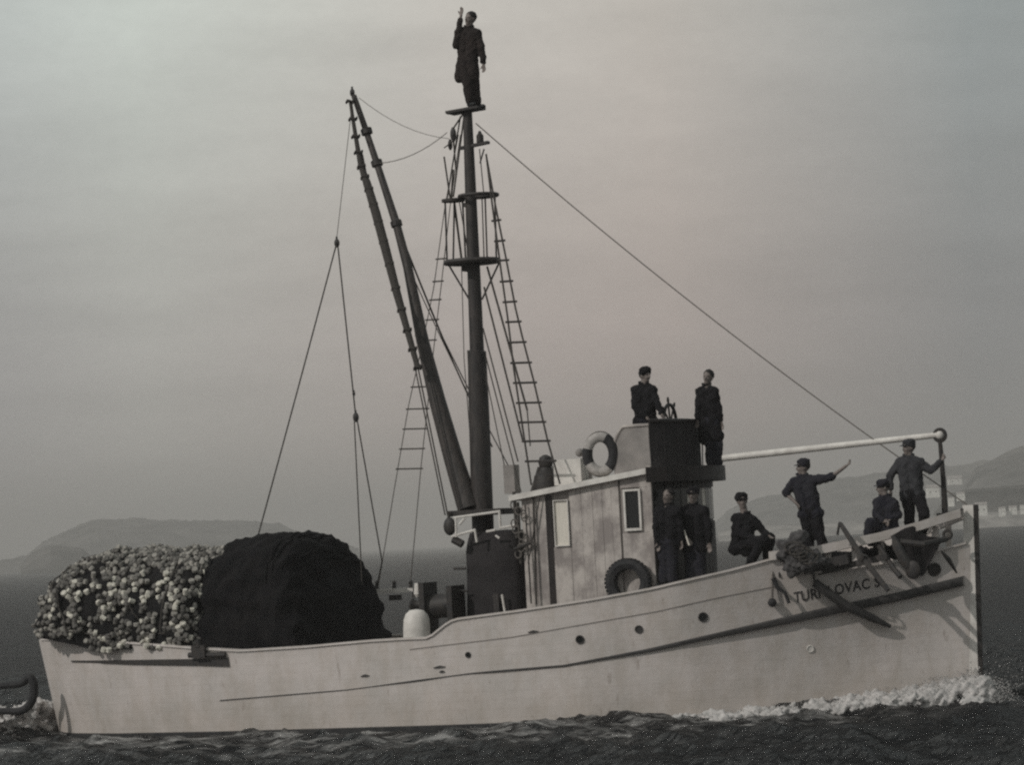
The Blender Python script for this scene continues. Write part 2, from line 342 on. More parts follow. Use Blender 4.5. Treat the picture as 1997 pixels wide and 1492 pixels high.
boat = empty('fishing_boat', (0, 0, 0), 'white wooden fishing boat with dark mast, wheelhouse and nets heaped astern', 'fishing boat')
hull = MB()
ss = np.unique(np.concatenate([np.linspace(0, .06, 12), np.linspace(.06, .9, 110), np.linspace(.9, 1, 16)]))
def stations(zf):         # rows of (x, half-breadth, z)
    rows = []
    for s in ss:
        xm = xe_(1.5)+s*(xs_(1.5)-xe_(1.5)); zt = float(xzt(xm)); z = zf(zt)
        x = xe_(z)+s*(xs_(z)-xe_(z)); rows.append((x, float(half(x, z, zt)), z))
    return np.array(rows)
lv = [stations(lambda zt, q=q: -.8+(zt+.8)*q) for q in np.linspace(0, 1, 22)]
for sg in (-1, 1):
    P = np.stack([np.stack([r[:, 0], sg*r[:, 1], r[:, 2]], -1) for r in lv], 1)
    if sg > 0: P = P[:, ::-1]
    hull.grid(P)
    top = lv[-1]; T = np.stack([top[:, 0], sg*top[:, 1], top[:, 2]], -1); In = T.copy(); In[:, 1] = sg*np.maximum(top[:, 1]-.11, 0); In[:, 2] += .0
    Lo = In.copy(); Lo[:, 2] = np.minimum(deckz(top[:, 0]), top[:, 2]-.02)-.03
    Lo[:, 1] = sg*np.minimum(np.abs(Lo[:, 1]), np.maximum(np.array([float(half(x, z, max(float(xzt(x)), .3))) for x, z in zip(Lo[:, 0], Lo[:, 2])])-.06, 0))
    Q = np.stack([T, In, Lo], 1)
    hull.grid(Q if sg < 0 else Q[:, ::-1])
hb_ = hull.build('hull', M['hull'], boat, angle=40)
dk = MB(); top = lv[-1]; hw = np.maximum(np.array([float(half(x, float(deckz(x)), max(float(xzt(x)), .3))) for x in top[:, 0]])-.09, 0.0)
P = np.stack([np.stack([top[:, 0], f*hw, deckz(top[:, 0])+.05*(1-f*f)*(hw > .3)], -1) for f in np.linspace(-1, 1, 9)], 1)
dk.grid(P); dk.build('deck', M['deck'], boat)
# boot-top stripe, 3 mm proud of the hull
bt = MB()
xs = np.linspace(-8.35, 8.6, 150)
for sg in (-1, 1):
    P = np.array([[(x, sg*(float(half(x, z, 2.0))+.02), z) for z in np.linspace(-.75, .06, 12)] for x in xs]); bt.grid(P if sg < 0 else P[:, ::-1])
bt.build('boot_top', M['boot'], boat)
def strake(name, zf, x0, x1, wd, ht, mt, n=110, sides=(-1, 1), wf=None):
    mb = MB()
    for sg in sides:
        P = []
        for x in np.linspace(x0, x1, n):
            z = float(zf(x)); y = -side(x, z).y; k = (wf(x) if wf else 1.0)
            a = wd*k; h = ht*k/2
            P.append([(x, sg*(y-.02), z+h), (x, sg*(y+a*.8), z+h), (x, sg*(y+a), z+h*.5), (x, sg*(y+a), z-h*.5), (x, sg*(y+a*.8), z-h), (x, sg*(y-.02), z-h)])
        P = np.array(P); mb.grid(P[::-1] if sg < 0 else P)
    return mb.build(name, mt, boat, angle=30)
strake('rub_rail', xguard, float(gx[0]), float(gx[-1])-.02, .11, .145, M['dark_trim'], wf=lambda x: np.interp(x, [-7.6, -4, 0, 2.5, 4.5, 6.5, 9], [.05, .12, .19, .26, .52, .95, 1.1])*(1-max(0, min(1, (4-x)/3))*.45*(.5+.5*math.sin(2.3*x+1.7*math.sin(1.1*x)))))  # rail's dark colour and height take in the shadow below it
strake('upper_strake', lambda x: np.interp(x, g2x, g2z), float(g2x[0]), float(g2x[-1]), .010, .018, M['recess'])
# capping on the bulwark
def capping(name, zf, x0, x1, mt, w0=.2, h=.055, inset=.06, n=120):
    mb = MB()
    for sg in (-1, 1):
        P = []
        for x in np.linspace(x0, x1, n):
            z = float(zf(x)); y = -side(x, min(z, float(xzt(x)))).y + (.0 if z <= float(xzt(x))+.01 else (z-float(xzt(x)))*.35)
            yi = max(y-w0+inset, 0.01); yo = y+inset
            P.append([(x, sg*yi, z+.003), (x, sg*yi, z+h), (x, sg*yo, z+h), (x, sg*yo, z+.003), (x, sg*yi, z+.003)])
        P = np.array(P); mb.grid(P if sg < 0 else P[::-1])
    return mb.build(name, mt, boat, angle=30)
capping('bulwark_cap', xzt, -8.3, float(ax[0])+.25, M['hull'], h=.04, inset=.03)
capping('bow_rail', xcap, float(ax[0])+.02, float(ax[-1])-.03, M['hull'], w0=.22, h=.15, inset=.07)
capping('deck_edge', xzt, float(tx[-4])+.1, float(tx[-1]), M['hull'], w0=.16, h=.04, inset=.03)
for sg in (-1, 1):
    for x in np.linspace(float(ax[0])+.5, float(ax[-1])-.45, 6):
        z0 = float(xzt(x)); z1 = float(xcap(x)); y = -side(x, z0).y
        mb = MB(); mb.box((x, sg*(y+(z1-z0)*.17-.05), (z0+z1)/2), (.09, .08, z1-z0), Matrix.Rotation(-sg*.33*0, 3, 'X')); mb.build('rail_stanchion', M['hull'], boat, False)
# stem post
sp = MB(); zs = np.linspace(-.6, stemT.z, 14)
for i in range(len(zs)-1):
    x0, x1 = xs_(zs[i]), xs_(zs[i+1]); sp.add([(x0-.12, -.075, zs[i]), (x0+.06, -.045, zs[i]), (x0+.06, .045, zs[i]), (x0-.12, .075, zs[i]), (x1-.12, -.075, zs[i+1]), (x1+.06, -.045, zs[i+1]), (x1+.06, .045, zs[i+1]), (x1-.12, .075, zs[i+1])], [(0, 1, 5, 4), (1, 2, 6, 5), (2, 3, 7, 6), (3, 0, 4, 7)]+([(4, 5, 6, 7)] if i == len(zs)-2 else []))
sp.build('stem_post', M['white'], boat, False)
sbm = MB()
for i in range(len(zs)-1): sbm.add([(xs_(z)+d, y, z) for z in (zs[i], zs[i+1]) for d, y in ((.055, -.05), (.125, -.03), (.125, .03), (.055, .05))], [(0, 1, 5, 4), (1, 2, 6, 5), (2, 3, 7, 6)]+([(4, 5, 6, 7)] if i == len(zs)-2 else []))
sbm.build('stem_shade', M['iron'], boat, False)  # black strip for the stem's shaded front, shade put into the colour
# portholes, hawse holes, scuppers on the starboard side
def normal_at(x, z):
    a = side(x+.05, z)-side(x-.05, z); b = side(x, z+.05)-side(x, z-.05); return b.cross(a).normalized()*(1 if b.cross(a).y < 0 else -1)
def on_side(px, py):
    y = -2.0
    for _ in range(10):
        p = at(px, py, y); y = side(p.x, p.z).y
    return p
def porthole(px, py, r, mt=M['glassd'], nm='porthole', rim=M['dark_trim']):
    p = on_side(px, py); n = normal_at(p.x, p.z)
    mb = MB(); pts = []; a = n.cross(ZZ).normalized(); b = n.cross(a)
    for i in range(18):
        q = 2*math.pi*i/18; pts.append(p+n*.008+a*(r*math.cos(q))+b*(r*math.sin(q)))
    mb.tube(pts, r*.18, 6, True); f = mb.build(nm, rim, boat)
    g = MB(); g.cyl(p-n*.03, p+n*.006, r*.95, n=18); g.build('pane', mt, f)
for px, py, r in ((1131, 1248, .065), (1371, 1204, .072), (913, 1278, .045)): porthole(px, py, r)
porthole(1246, 1228, .06, M['dark_trim']); porthole(1822, 1111, .10, M['iron'], 'hawse_hole', M['iron'])
tag(bpy.data.objects[-1] if False else hb_, 'white carvel hull with rust-streaked paint')
porthole(1580, 1266, .055, M['white'], 'blanked_port', M['white'])
sl_ = MB()
def strip_on_side(mb, pts, hts, off=.012):
    P = []
    for (px, py), h in zip(pts, hts):
        p = on_side(px, py); n = normal_at(p.x, p.z); P.append([p+n*.002+ZZ*h/2, p+n*off+ZZ*h/2, p+n*off-ZZ*h/2, p+n*.002-ZZ*h/2])
    mb.grid(np.array(P)[::-1])
strip_on_side(sl_, [(140, 1290), (200, 1291), (260, 1292), (330, 1292), (400, 1292), (447, 1292)], [.02, .05, .08, .10, .12, .15], .022)
sl_.build('stern_dark_strip', M['iron'], boat, False)  # dark tapering strip laid on the stern bulwark
bx = MB(); p = on_side(392, 1274); bx.box(p+Vector((0, -.05, .03)), (.26, .14, .22)); bx.cyl(p+Vector((-.22, -.04, -.03)), p+Vector((.5, -.04, -.05)), .05); bx.cyl(p+Vector((0, -.08, .1)), p+Vector((0, -.08, .24)), .06); bx.build('stern_roller', M['iron'], boat)
for px, py, l in ((1040, 1233, .2), (857, 1302, .22), (712, 1319, .16), (862, 1311, .1)):
    q = MB(); strip_on_side(q, [(px-l*50, py+l*5), (px, py-1), (px+l*50, py-l*5)], [.012, .04, .012], .02); q.build('scupper', M['dark_trim'], boat, False)

# boat name lettering
cu = bpy.data.curves.new('nm', 'FONT'); cu.body = 'TURNLOVAC S.'; cu.size = .335; cu.space_character = 1.06; cu.resolution_u = 3; cu.offset = .008
fo = bpy.data.objects.new('nm', cu); COL.objects.link(fo); dg = bpy.context.evaluated_depsgraph_get()
me = bpy.data.meshes.new_from_object(fo.evaluated_get(dg)); bpy.data.objects.remove(fo)
n = len(me.vertices); co = np.empty(n*3); me.vertices.foreach_get('co', co); co = co.reshape(-1, 3)
co[:, 0] += .012*np.sin(co[:, 1]*9)
a_ = on_side(1550, 1176); b_ = on_side(1722, 1143); sx = (b_.x-a_.x)/(co[:, 0].max()-co[:, 0].min())
for i in range(n):
    X = a_.x+co[i, 0]*sx; Z = a_.z+(b_.z-a_.z)*(X-a_.x)/(b_.x-a_.x)+co[i, 1]*.72; q = side(X, Z); co[i] = (X, q.y-.006, Z)
me.vertices.foreach_set('co', co.ravel()); me.update(); place(me, 'boat_name', M['ink'], boat, False)

# ------------------------------------------------------------------ mast, platforms, rigging
def rope(name, p, q, r=.013, sag=0.0, mt='rope', parent=boat, n=9):
    p = Vector(p); q = Vector(q); pts = [p.lerp(q, k/(n-1))-ZZ*(sag*4*(k/(n-1))*(1-k/(n-1))) for k in range(n)]
    return MB().tube(pts, r, 5).build(name, M[mt], parent)
mT = at(911.5, 214); mM = at(930, 680); mB = at(943, 1004)
ms = MB(); up = (mT-mM).normalized()
ms.prof(mM-up*.3, mT, [(0, .13), (1.5, .118), (3.2, .10), ((mT-mM).length+.3, .082)], 16)
mast = ms.build('mast', M['spar'], boat)
lowm = MB(); dn = at(946, 1150)
lowm.prof(at(930, 684), dn, [(0, .13), (.02, .165), (1.2, .185), ((dn-at(930, 684)).length, .20)], 18)
lowm.box(at(922, 735), (.1, .16, .95)); lowm.build('mast_foot', M['spar'], mast)
def ring(c, r, tr, nm, n=40, tilt=0): 
    mb = MB(); mb.tube([c+Vector((r*math.cos(q), r*math.sin(q), 0)) for q in np.linspace(0, 2*math.pi, n, False)], tr, 6, True); return mb.build(nm, M['spar'], mast)
c1 = at(921, 509)
pl = MB(); pl.prof(c1-ZZ*.05, c1+ZZ*.03, [(0, .40), (0, .50), (.035, .52), (.08, .50)], 32); pl.build('crow_nest_floor', M['spar'], mast)
c2 = at(933, 381); rg = ring(c2, .34, .035, 'crow_nest_hoop')
mb = MB(); mb.box(c2+Vector((0, 0, 0)), (.66, .09, .05)); mb.build('hoop_bar', M['spar'], mast)
c3 = at(884, 390); mb = MB(); mb.prof(c3-ZZ*.03, c3+ZZ*.02, [(0, .15), (0, .21), (.05, .21)], 20); mb.build('side_step', M['spar'], mast)
mb = MB(); mb.box(at(912, 399), (.16, .12, .07)); mb.build('mast_cleat', M['spar'], mast)
mb = MB(); mb.box(at(912, 524), (.14, .2, .09)); mb.build('mast_cleat', M['spar'], mast)
for a, b in (((873, 513), (914, 582)), ((973, 513), (940, 584)), ((872, 512), (868, 392)), ((908, 505), (902, 390)), ((884, 505), (886, 392)), ((968, 507), (965, 384))):
    mb = MB(); mb.cyl(at(*a), at(*b), .018, n=6); mb.build('nest_brace', M['spar'], mast)
c4 = at(908, 215)
mb = MB(); mb.box(c4+Vector((0, 0, .0)), (.62, .40, .045), Matrix.Rotation(R(-4), 3, 'Y')); mb.box(c4+Vector((-.18, 0, -.01)), (.35, .10, .05)); mb.build('masthead_step', M['spar'], mast)
c5 = at(925, 283); mb = MB(); mb.box(c5, (.56, .12, .05), Matrix.Rotation(R(-6), 3, 'Y')); mb.build('crosstree', M['spar'], mast)
lm = MB(); p = at(936, 268); lm.prof(p-ZZ*.10, p+ZZ*.12, [(0, .05), (.02, .065), (.14, .065), (.17, .04), (.22, .02)], 12); lm.build('masthead_lamp', M['iron'], mast)
mb = MB(); mb.cyl(at(944, 290), at(936, 318), .015, n=5); mb.build('nest_brace', M['spar'], mast)
def block(px, py, Y=0, r=.07, parent=boat, e=1.5):
    p = at(px, py, Y); mb = MB(); mb.ball(p, r, (1, .55, e)); mb.cyl(p+ZZ*r*1.2, p+ZZ*r*2.2, .02, n=6); mb.cyl(p-Vector((0, .05, 0)), p+Vector((0, .05, 0)), r*.35, n=8); return mb.build('block', M['iron'], parent)
# blocks hung under the masthead on the left
block(884, 262, 0, .06, mast, 2.2); block(878, 282, .05, .045, mast, 2.2)
rope('lashing', at(903, 222), at(884, 250), .016, parent=mast); rope('lashing', at(884, 275), at(866, 288), .012, parent=mast)
for a, b, r in (((898, 226), (872, 386), .014), ((905, 226), (884, 384), .016), ((866, 305), (878, 388), .016), ((884, 268), (889, 330), .016), ((884, 330), (880, 388), .02), ((935, 290), (944, 384), .010), ((912, 228), (915, 380), .012)):
    rope('stay_wire', at(*a, .06), at(*b, .06), r, parent=mast)
for a, b, r in (((946, 385), (950, 505), .016), ((940, 385), (944, 505), .012), ((886, 395), (900, 505), .022), ((896, 395), (915, 505), .010), ((900, 515), (905, 700), .008), ((905, 700), (925, 960), .008)):
    rope('halyard', at(*a, .05), at(*b, .05), r, parent=mast)
# forestay to the stem head
rope('forestay', at(928, 240), stemT+Vector((-.05, 0, 0)), .011, .22, 'paler', n=24)
# boom
BB = at(914, 992, -.12); BT1 = at(688, 188, .55)
boomP = [at(914, 992, -.12), at(884, 893, -.05), at(853, 782, .03), at(824, 664, .12), at(795, 520, .25), at(773, 436, .33), at(735, 318, .45), at(709, 240, .52), at(690, 186, .56)]
bm_ = MB(); bm_.tube(boomP, [.20, .175, .15, .115, .085, .075, .062, .055, .05], 14); boom = bm_.build('boom', M['boomw'], boat)
for (px, py, y) in ((735, 318, .45), (715, 256, .5), (773, 436, .33), (821, 655, .13)):
    mb = MB(); p = at(px, py, y); d = (boomP[0]-boomP[-1]).normalized(); mb.cyl(p-d*.05, p+d*.05, .105, n=12); mb.build('boom_band', M['iron'], boom)
block(687, 180, .56, .05, boom); block(774, 433, .28, .06, boom)
gaffP = [at(683, 197, .3), at(693, 262, .28), at(703, 320, .25), at(716, 358, .2), at(733, 415, .1), at(752, 486, .0), at(775, 575, -.1), at(796, 650, -.2), at(815, 718, -.3)]
mb = MB(); mb.tube(gaffP, [.03, .04, .05, .075, .085, .085, .075, .06, .05], 10); gaff = mb.build('brailed_tackle', M['rope'], boat)
for k in range(16):
    t_ = k/15*(len(gaffP)-1.01); i = int(t_); p = gaffP[i].lerp(gaffP[i+1], t_-i); d = (gaffP[i+1]-gaffP[i]).normalized(); a = d.orthogonal().normalized()
    mb = MB(); mb.tube([p+a*(.075*math.cos(q))+d.cross(a)*(.075*math.sin(q))+d*.02*math.sin(3*q) for q in np.linspace(0, 6.28, 12, False)], .018, 5, True); mb.build('lashing', M['rope'], gaff)
blk = block(877, 1027, -.7, .12, boat, 1.35)
for a, b, r in (((815, 716, -.3), (874, 1010, -.7), .014), ((806, 700, -.3), (868, 1005, -.7), .013), ((775, 575, -.1), (812, 720, -.3), .02), ((690, 190, .5), (684, 210, .35), .02), ((686, 200, .4), (700, 300, .3), .012), ((706, 300, .3), (716, 350, .2), .02)):
    rope('fall', at(*a), at(*b), r)
for a, b, r, s in (((775, 440, .3), (872, 680, .5), .018, .02), ((872, 680, .5), (960, 872, .7), .015, .02), ((780, 450, .25), (862, 655, .45), .012, .05), ((862, 655, .45), (1000, 925, .9), .011, .03), ((797, 520, .2), (925, 792, .6), .010, .05)):
    rope('topping_lift', at(*a), at(*b), r, s)
rope('topping_wire', at(738, 318, .4), at(872, 258, .1), .008, .12, 'paler'); rope('topping_wire', at(700, 190, .5), at(876, 270, .1), .006, .15, 'paler')
# starboard side stays
for a, b, r in (((950, 520, -.1), (1028, 800, -.9), .02), ((944, 560, -.1), (1020, 862, -1.0), .018), ((942, 640, .0), (1010, 900, -1.0), .014), ((946, 690, 0), (1016, 960, -1.0), .012), ((945, 720, 0), (990, 940, -.8), .010), ((1028, 800, -.9), (1034, 870, -1.1), .012)):
    rope('backstay', at(*a), at(*b), r)
# rope ladders (shrouds with wooden rungs)
def ladder(nm, left, right, rungs, Yl, Yr, over=.05, mt='rope', r=.018, rr_=.02):
    lp = [at(*p, Yl(p[1])) for p in left]; rp = [at(*p, Yr(p[1])) for p in right]
    mb = MB(); mb.tube(lp, r, 5); mb.tube(rp, r, 5); o = mb.build(nm, M[mt], boat)
    li = lambda pts, y: np.interp(y, [p[1] for p in pts], [p[0] for p in pts])
    for y in rungs:
        a = at(li(left, y), y, Yl(y)); b = at(li(right, y), y-1, Yr(y)); d = (b-a).normalized()*over
        MB().cyl(a-d, b+d, rr_, n=6).build('rung', M['spar'] if mt == 'rope' else M['rope'], o)
    return o
ys = lambda y: -.05-(y-300)/650*1.4
ladder('shroud_ladder', [(948, 300), (960, 400), (976, 520), (990, 620), (1002, 720), (1020, 840), (1036, 946)], [(948, 302), (966, 400), (986, 500), (1005, 600), (1018, 655), (1040, 740), (1068, 860), (1092, 944)], [430, 470, 508, 549, 589, 628, 668, 708, 747, 786, 824, 861, 900], ys, ys)
yp = lambda y: .05+(y-260)/890*2.3
ladder('shroud_ladder', [(894, 262), (868, 400), (846, 560), (826, 660), (797, 790), (768, 960), (738, 1142)], [(898, 262), (878, 400), (860, 560), (848, 660), (833, 800), (822, 900), (800, 1142)], [505, 549, 585, 624, 664, 712, 755, 798, 837, 876, 915], yp, yp, .04, 'paler', .009, .014)
# sling tackle hanging from the boom head
rope('sling_line', at(688, 190, .56), at(657, 462, .4), .007, 0, 'paler')
block(657, 474, .4, .055)
rope('sling_line', at(655, 480, .4), at(503, 1046, -.4), .014, .02); rope('sling_line', at(659, 480, .4), at(693, 806, .2), .014)
block(694, 814, .2, .06); block(690, 768, .2, .03)
rope('sling_line', at(691, 822, .2), at(706, 1140, .2), .012); rope('sling_line', at(697, 822, .2), at(745, 1095, 1.6), .013); rope('sling_line', at(745, 1095, 1.6), at(735, 1145, 2.2), .012)
# white signal boom from the flybridge to the bow crutch
mb = MB(); mb.prof(at(1410, 894, .1), at(1826, 849, .0), [(0, .06), (1, .062), (3.9, .05)], 12); mb.build('spare_spar', M['white'], boat)
cr_ = empty('bow_crutch', at(1842, 1000), parent=boat)
mb = MB(); mb.tube([at(1843, 1002), at(1840, 940), at(1835, 880), at(1833, 860)], [.055, .045, .04, .035], 8); mb.build('post', M['iron'], cr_)
mb = MB(); p = at(1833, 849); mb.tube([p+Vector((.10*math.cos(q), 0, .10*math.sin(q))) for q in np.linspace(0, 6.28, 16, False)], .03, 6, True); mb.build('crutch_ring', M['iron'], cr_)
mb = MB(); mb.ball(p, .075); mb.build('spar_end', M['white'], cr_)
mb = MB(); mb.box(at(1845, 1004), (.28, .2, .06)); mb.build('crutch_foot', M['iron'], cr_)

# ------------------------------------------------------------------ wheelhouse
YW = 1.45
xa = at(1022, 1000, -YW).x; xf = at(1268, 1000, -YW).x
zra, zrf = at(1022, 968, -YW).z, at(1268, 919, -YW).z
zr = lambda x: zra+(zrf-zra)*(x-xa)/(xf-xa)
zd = 1.1
wh = MB()
BUL = .42
def arc(x0, hw_, bul, n=13, a0=-1, a1=1): return [(x0+bul*math.sqrt(max(1-f*f, 0))**1.2, f*hw_) for f in np.linspace(a0, a1, n)]
def wall(mb, pl2, z0, z1f, th=.05):
    for (x0, y0), (x1, y1) in zip(pl2[:-1], pl2[1:]):
        d = Vector((x1-x0, y1-y0, 0)).normalized(); nn = Vector((-d.y, d.x, 0))*th
        V = [(x0, y0, z0), (x1, y1, z0), (x1, y1, z1f(x1)), (x0, y0, z1f(x0))]; V += [(v[0]+nn.x, v[1]+nn.y, v[2]) for v in V]
        mb.add(V, [(0, 1, 2, 3), (7, 6, 5, 4), (0, 4, 5, 1), (3, 2, 6, 7), (0, 3, 7, 4), (1, 5, 6, 2)])
wall(wh, [(xa, -YW+.03), (xf, -YW+.03)], zd, lambda x: zr(x)-.02); wall(wh, [(xf, YW-.03), (xa, YW-.03), (xa, -YW+.03)], zd, lambda x: zr(x)-.02)
house = wh.build('wheelhouse', M['recess'], boat, False)
fr = MB(); fr_pts = arc(xf, YW, BUL, 15); wall(fr, fr_pts, 1.6, lambda x: zrf-.02, .05); fr.build('front_wall', M['varn_shade'], house, False)  # front wall's shade is put into its near-black varnish colour
def side_rect(px0, px1, z0, z1, y=-YW, th=.02):
    x0 = at(px0, 1060, y).x; x1 = at(px1, 1060, y).x; return x0, x1, z0, z1
def zpy(px, py): return at(px, py, -YW).z
for px0, px1, z0, z1 in ((1022, 1044, zd, None), (1045.5, 1067, zd, None), (1081, 1113.5, zd, zpy(1095, 1067)), (1115, 1137, zd, None), (1138.5, 1159, zd, None), (1160.5, 1178, zd, None), (1179.5, 1196, zd, None), (1197.5, 1211, zd, None), (1216, 1268, zd, zpy(1235, 1040)), (1216, 1268, zpy(1235, 951), None), (1253, 1268, zpy(1235, 1040)+.004, zpy(1235, 951)-.004)):
    x0 = at(px0, 1060, -YW).x-.0045; x1 = at(px1, 1060, -YW).x+.0045; za = z0; zb0 = z1 if z1 is not None else zr(x0)-.05; zb1 = z1 if z1 is not None else zr(x1)-.05
    pr = random.uniform(.016, .026); yo = -YW-.0
    mb = MB(); V = [(x0, yo+.03, za), (x1, yo+.03, za), (x1, yo+.03, zb1), (x0, yo+.03, zb0)]; V += [(v[0], yo+.03-pr-.02, v[2]) for v in V]
    mb.add(V, [(3, 2, 1, 0), (4, 5, 6, 7), (0, 1, 5, 4), (2, 3, 7, 6), (0, 4, 7, 3), (1, 2, 6, 5)]); mb.build('wall_panel', M['wood'], house, False)
for k in range(9):     # port side boards
    x0 = xa+(xf-xa)*k/9+.005; x1 = xa+(xf-xa)*(k+1)/9-.005
    MB().box(((x0+x1)/2, YW, (zd+zr(x0))/2-.03), (x1-x0, .04, zr(x0)-zd-.08)).build('wall_panel', M['wood'], house, False)
def window(px0, px1, py0, py1, mt, fm, fw=.035):
    x0 = at(px0, 1000, -YW).x; x1 = at(px1, 1000, -YW).x; z1 = zpy((px0+px1)/2, py0); z0 = zpy((px0+px1)/2, py1); y = -YW-.012
    o = MB().box(((x0+x1)/2, y+.012, (z0+z1)/2), (x1-x0, .02, z1-z0)).build('window_pane', mt, house, False)
    f = MB()
    for (cx, cz, sx_, sz_) in (((x0+x1)/2, z1, x1-x0+fw, fw), ((x0+x1)/2, z0, x1-x0+fw, fw*1.3), (x0, (z0+z1)/2, fw, z1-z0-fw-.004), (x1, (z0+z1)/2, fw, z1-z0-fw-.004)): f.box((cx, y-.012, cz), (sx_, .05, sz_))
    f.build('window_frame', fm, house, False)
window(1081.5, 1109, 976, 1065, M['pale_pane'], M['white'], .015); window(1220, 1250, 956, 1033, M['glassd'], M['white'], .035)
xg0, xg1 = at(1068.5, 1060, -YW).x, at(1079.5, 1060, -YW).x
MB().box(((xg0+xg1)/2, -YW+.012, (zd+zr(xg0))/2-.03), (xg1-xg0, .03, zr(xg0)-zd-.08)).build('wall_panel', M['varn_shade'], house, False)
# corner post, door line, front window band
MB().box((xf+.02, -YW-.01, (zrf+1.5)/2+.2), (.07, .07, zrf-1.7)).build('corner_post', M['wood'], house, False)
fa = arc(xf, YW+.012, BUL+.012, 15)
for k in range(1, 14, 1):
    (x0, y0), (x1, y1) = fa[k-1], fa[k]
    a = Vector((x0, y0, 0)).lerp(Vector((x1, y1, 0)), .06); b = Vector((x0, y0, 0)).lerp(Vector((x1, y1, 0)), .94)
    nn = Vector((b.y-a.y, -(b.x-a.x), 0)).normalized()*.02
    zt_, zb_ = zrf-.32, zrf-.85
    for nm, q0, q1, mt in (('front_board', 1.62, zb_-.03, M['varn_shade']), ('front_pane', zb_, zt_, M['pale_pane'] if k in (5, 8) else M['glassd']), ('front_board', zt_+.03, zrf-.05, M['varn_shade'])):  # pale panes: daylight seen through the house, put into their colour
        mb = MB(); V = [(a.x, a.y, q0), (b.x, b.y, q0), (b.x, b.y, q1), (a.x, a.y, q1)]; kk = nn*(1 if nm == 'front_board' else .4); V += [(v[0]+kk.x, v[1]+kk.y, v[2]) for v in V]
        mb.add(V, [(3, 2, 1, 0), (4, 5, 6, 7), (0, 1, 5, 4), (2, 3, 7, 6), (0, 4, 7, 3), (1, 2, 6, 5)]); mb.build(nm, mt, house, False)
# roof
rf = MB(); out2 = [(xa-.22, -YW-.13)]+[(xf, -YW-.13)]+arc(xf, YW+.13, BUL+.28, 17)[1:-1]+[(xf, YW+.13), (xa-.22, YW+.13)]
zz = lambda x, y: zr(min(x, xf+.05))+.0+.10*(1-(y/(YW+.13))**2)
n = len(out2); V = [(x, y, zr(min(x, xf+.05))-.045) for x, y in out2]+[(x, y, zr(min(x, xf+.05))+.05) for x, y in out2]+[(.5*(xa+xf), 0, zr(.5*(xa+xf))+.14), (.5*(xa+xf), 0, zr(.5*(xa+xf))-.045)]
rf.add(V, [(i, (i+1) % n, n+(i+1) % n, n+i) for i in range(n)]+[(n+i, n+(i+1) % n, 2*n) for i in range(n)]+[((i+1) % n, i, 2*n+1) for i in range(n)])
roof = rf.build('roof', M['white'], house, False)
vis = MB(); va = arc(xf+.02, YW+.15, BUL+.30, 17); wall(vis, va, zrf-.19, lambda x: zrf+.065, .03); vis.build('front_visor', M['varn_shade'], house, False)  # visor colour carries the shade on the roof's front edge
# things on the roof aft: white locker, lamp, dark exhaust cowl
zr_ = lambda x: zr(x)+.07
p = at(1118, 925, -.75); MB().box((p.x, -.75, zr(p.x)+.07+.22), (.5, .55, .44)).build('roof_locker', M['white'], house, False)
p = at(1130, 883, -.8); mb = MB(); mb.ball(p, .075, (1, 1, 1)); mb.cyl(p+Vector((.02, 0, 0)), p+Vector((.2, .0, .0)), .03, n=8); mb.cyl(p+Vector((.17, 0, -.02)), Vector((p.x+.17, p.y, zr(p.x))), .02, n=8); mb.build('side_lamp', M['canvas'], house)
p = at(1064, 900, -.7); mb = MB(); zb = zr(p.x)+.05
mb.prof(Vector((p.x, p.y, zb)), Vector((p.x, p.y, zb+.65)), [(0, .24), (.08, .25), (.28, .21), (.36, .12), (.42, .10), (.44, .115), (.52, .13), (.60, .10), (.64, .03)], 16); mb.build('exhaust_cowl', M['iron'], house)
for dx in (-.2, .26):
    mb = MB(); mb.cyl((p.x+dx, p.y-.2, zb-.02), (p.x+dx*.6, p.y, zb+.42), .05, .04, n=8); mb.build('cowl_leg', M['iron'], house)
# vent pipes and rigging clutter at the wheelhouse back corner
MB().box(at(998, 935, -.7), (.2, .25, .5)).build('aft_locker', M['canvas'], house, False)
for a, b, r in (((1040, 970, -1.5), (1046, 1180, -1.55), .02), ((1010, 980, -1.4), (1016, 1100, -1.5), .025), ((1002, 960, -1.3), (1008, 1050, -1.5), .03), ((1052, 972, -1.52), (1030, 1100, -1.55), .012), ((1024, 985, -1.52), (1036, 1178, -1.55), .014)): rope('guy_line', at(*a), at(*b), r)
mb = MB(); mb.cyl(at(1002, 1072, -1.55), at(1034, 1060, -1.55), .025, n=6); mb.build('grab_rail', M['iron'], house)
for k in range(9):
    p = at(1008+random.uniform(-8, 20), 985+k*12, -1.52); mb = MB(); mb.tube([p+Vector((.06*math.cos(q), -.01, .07*math.sin(q))) for q in np.linspace(0, 6.28, 10, False)], .013, 5, True); mb.build('rope_coil', M['paler'], house)

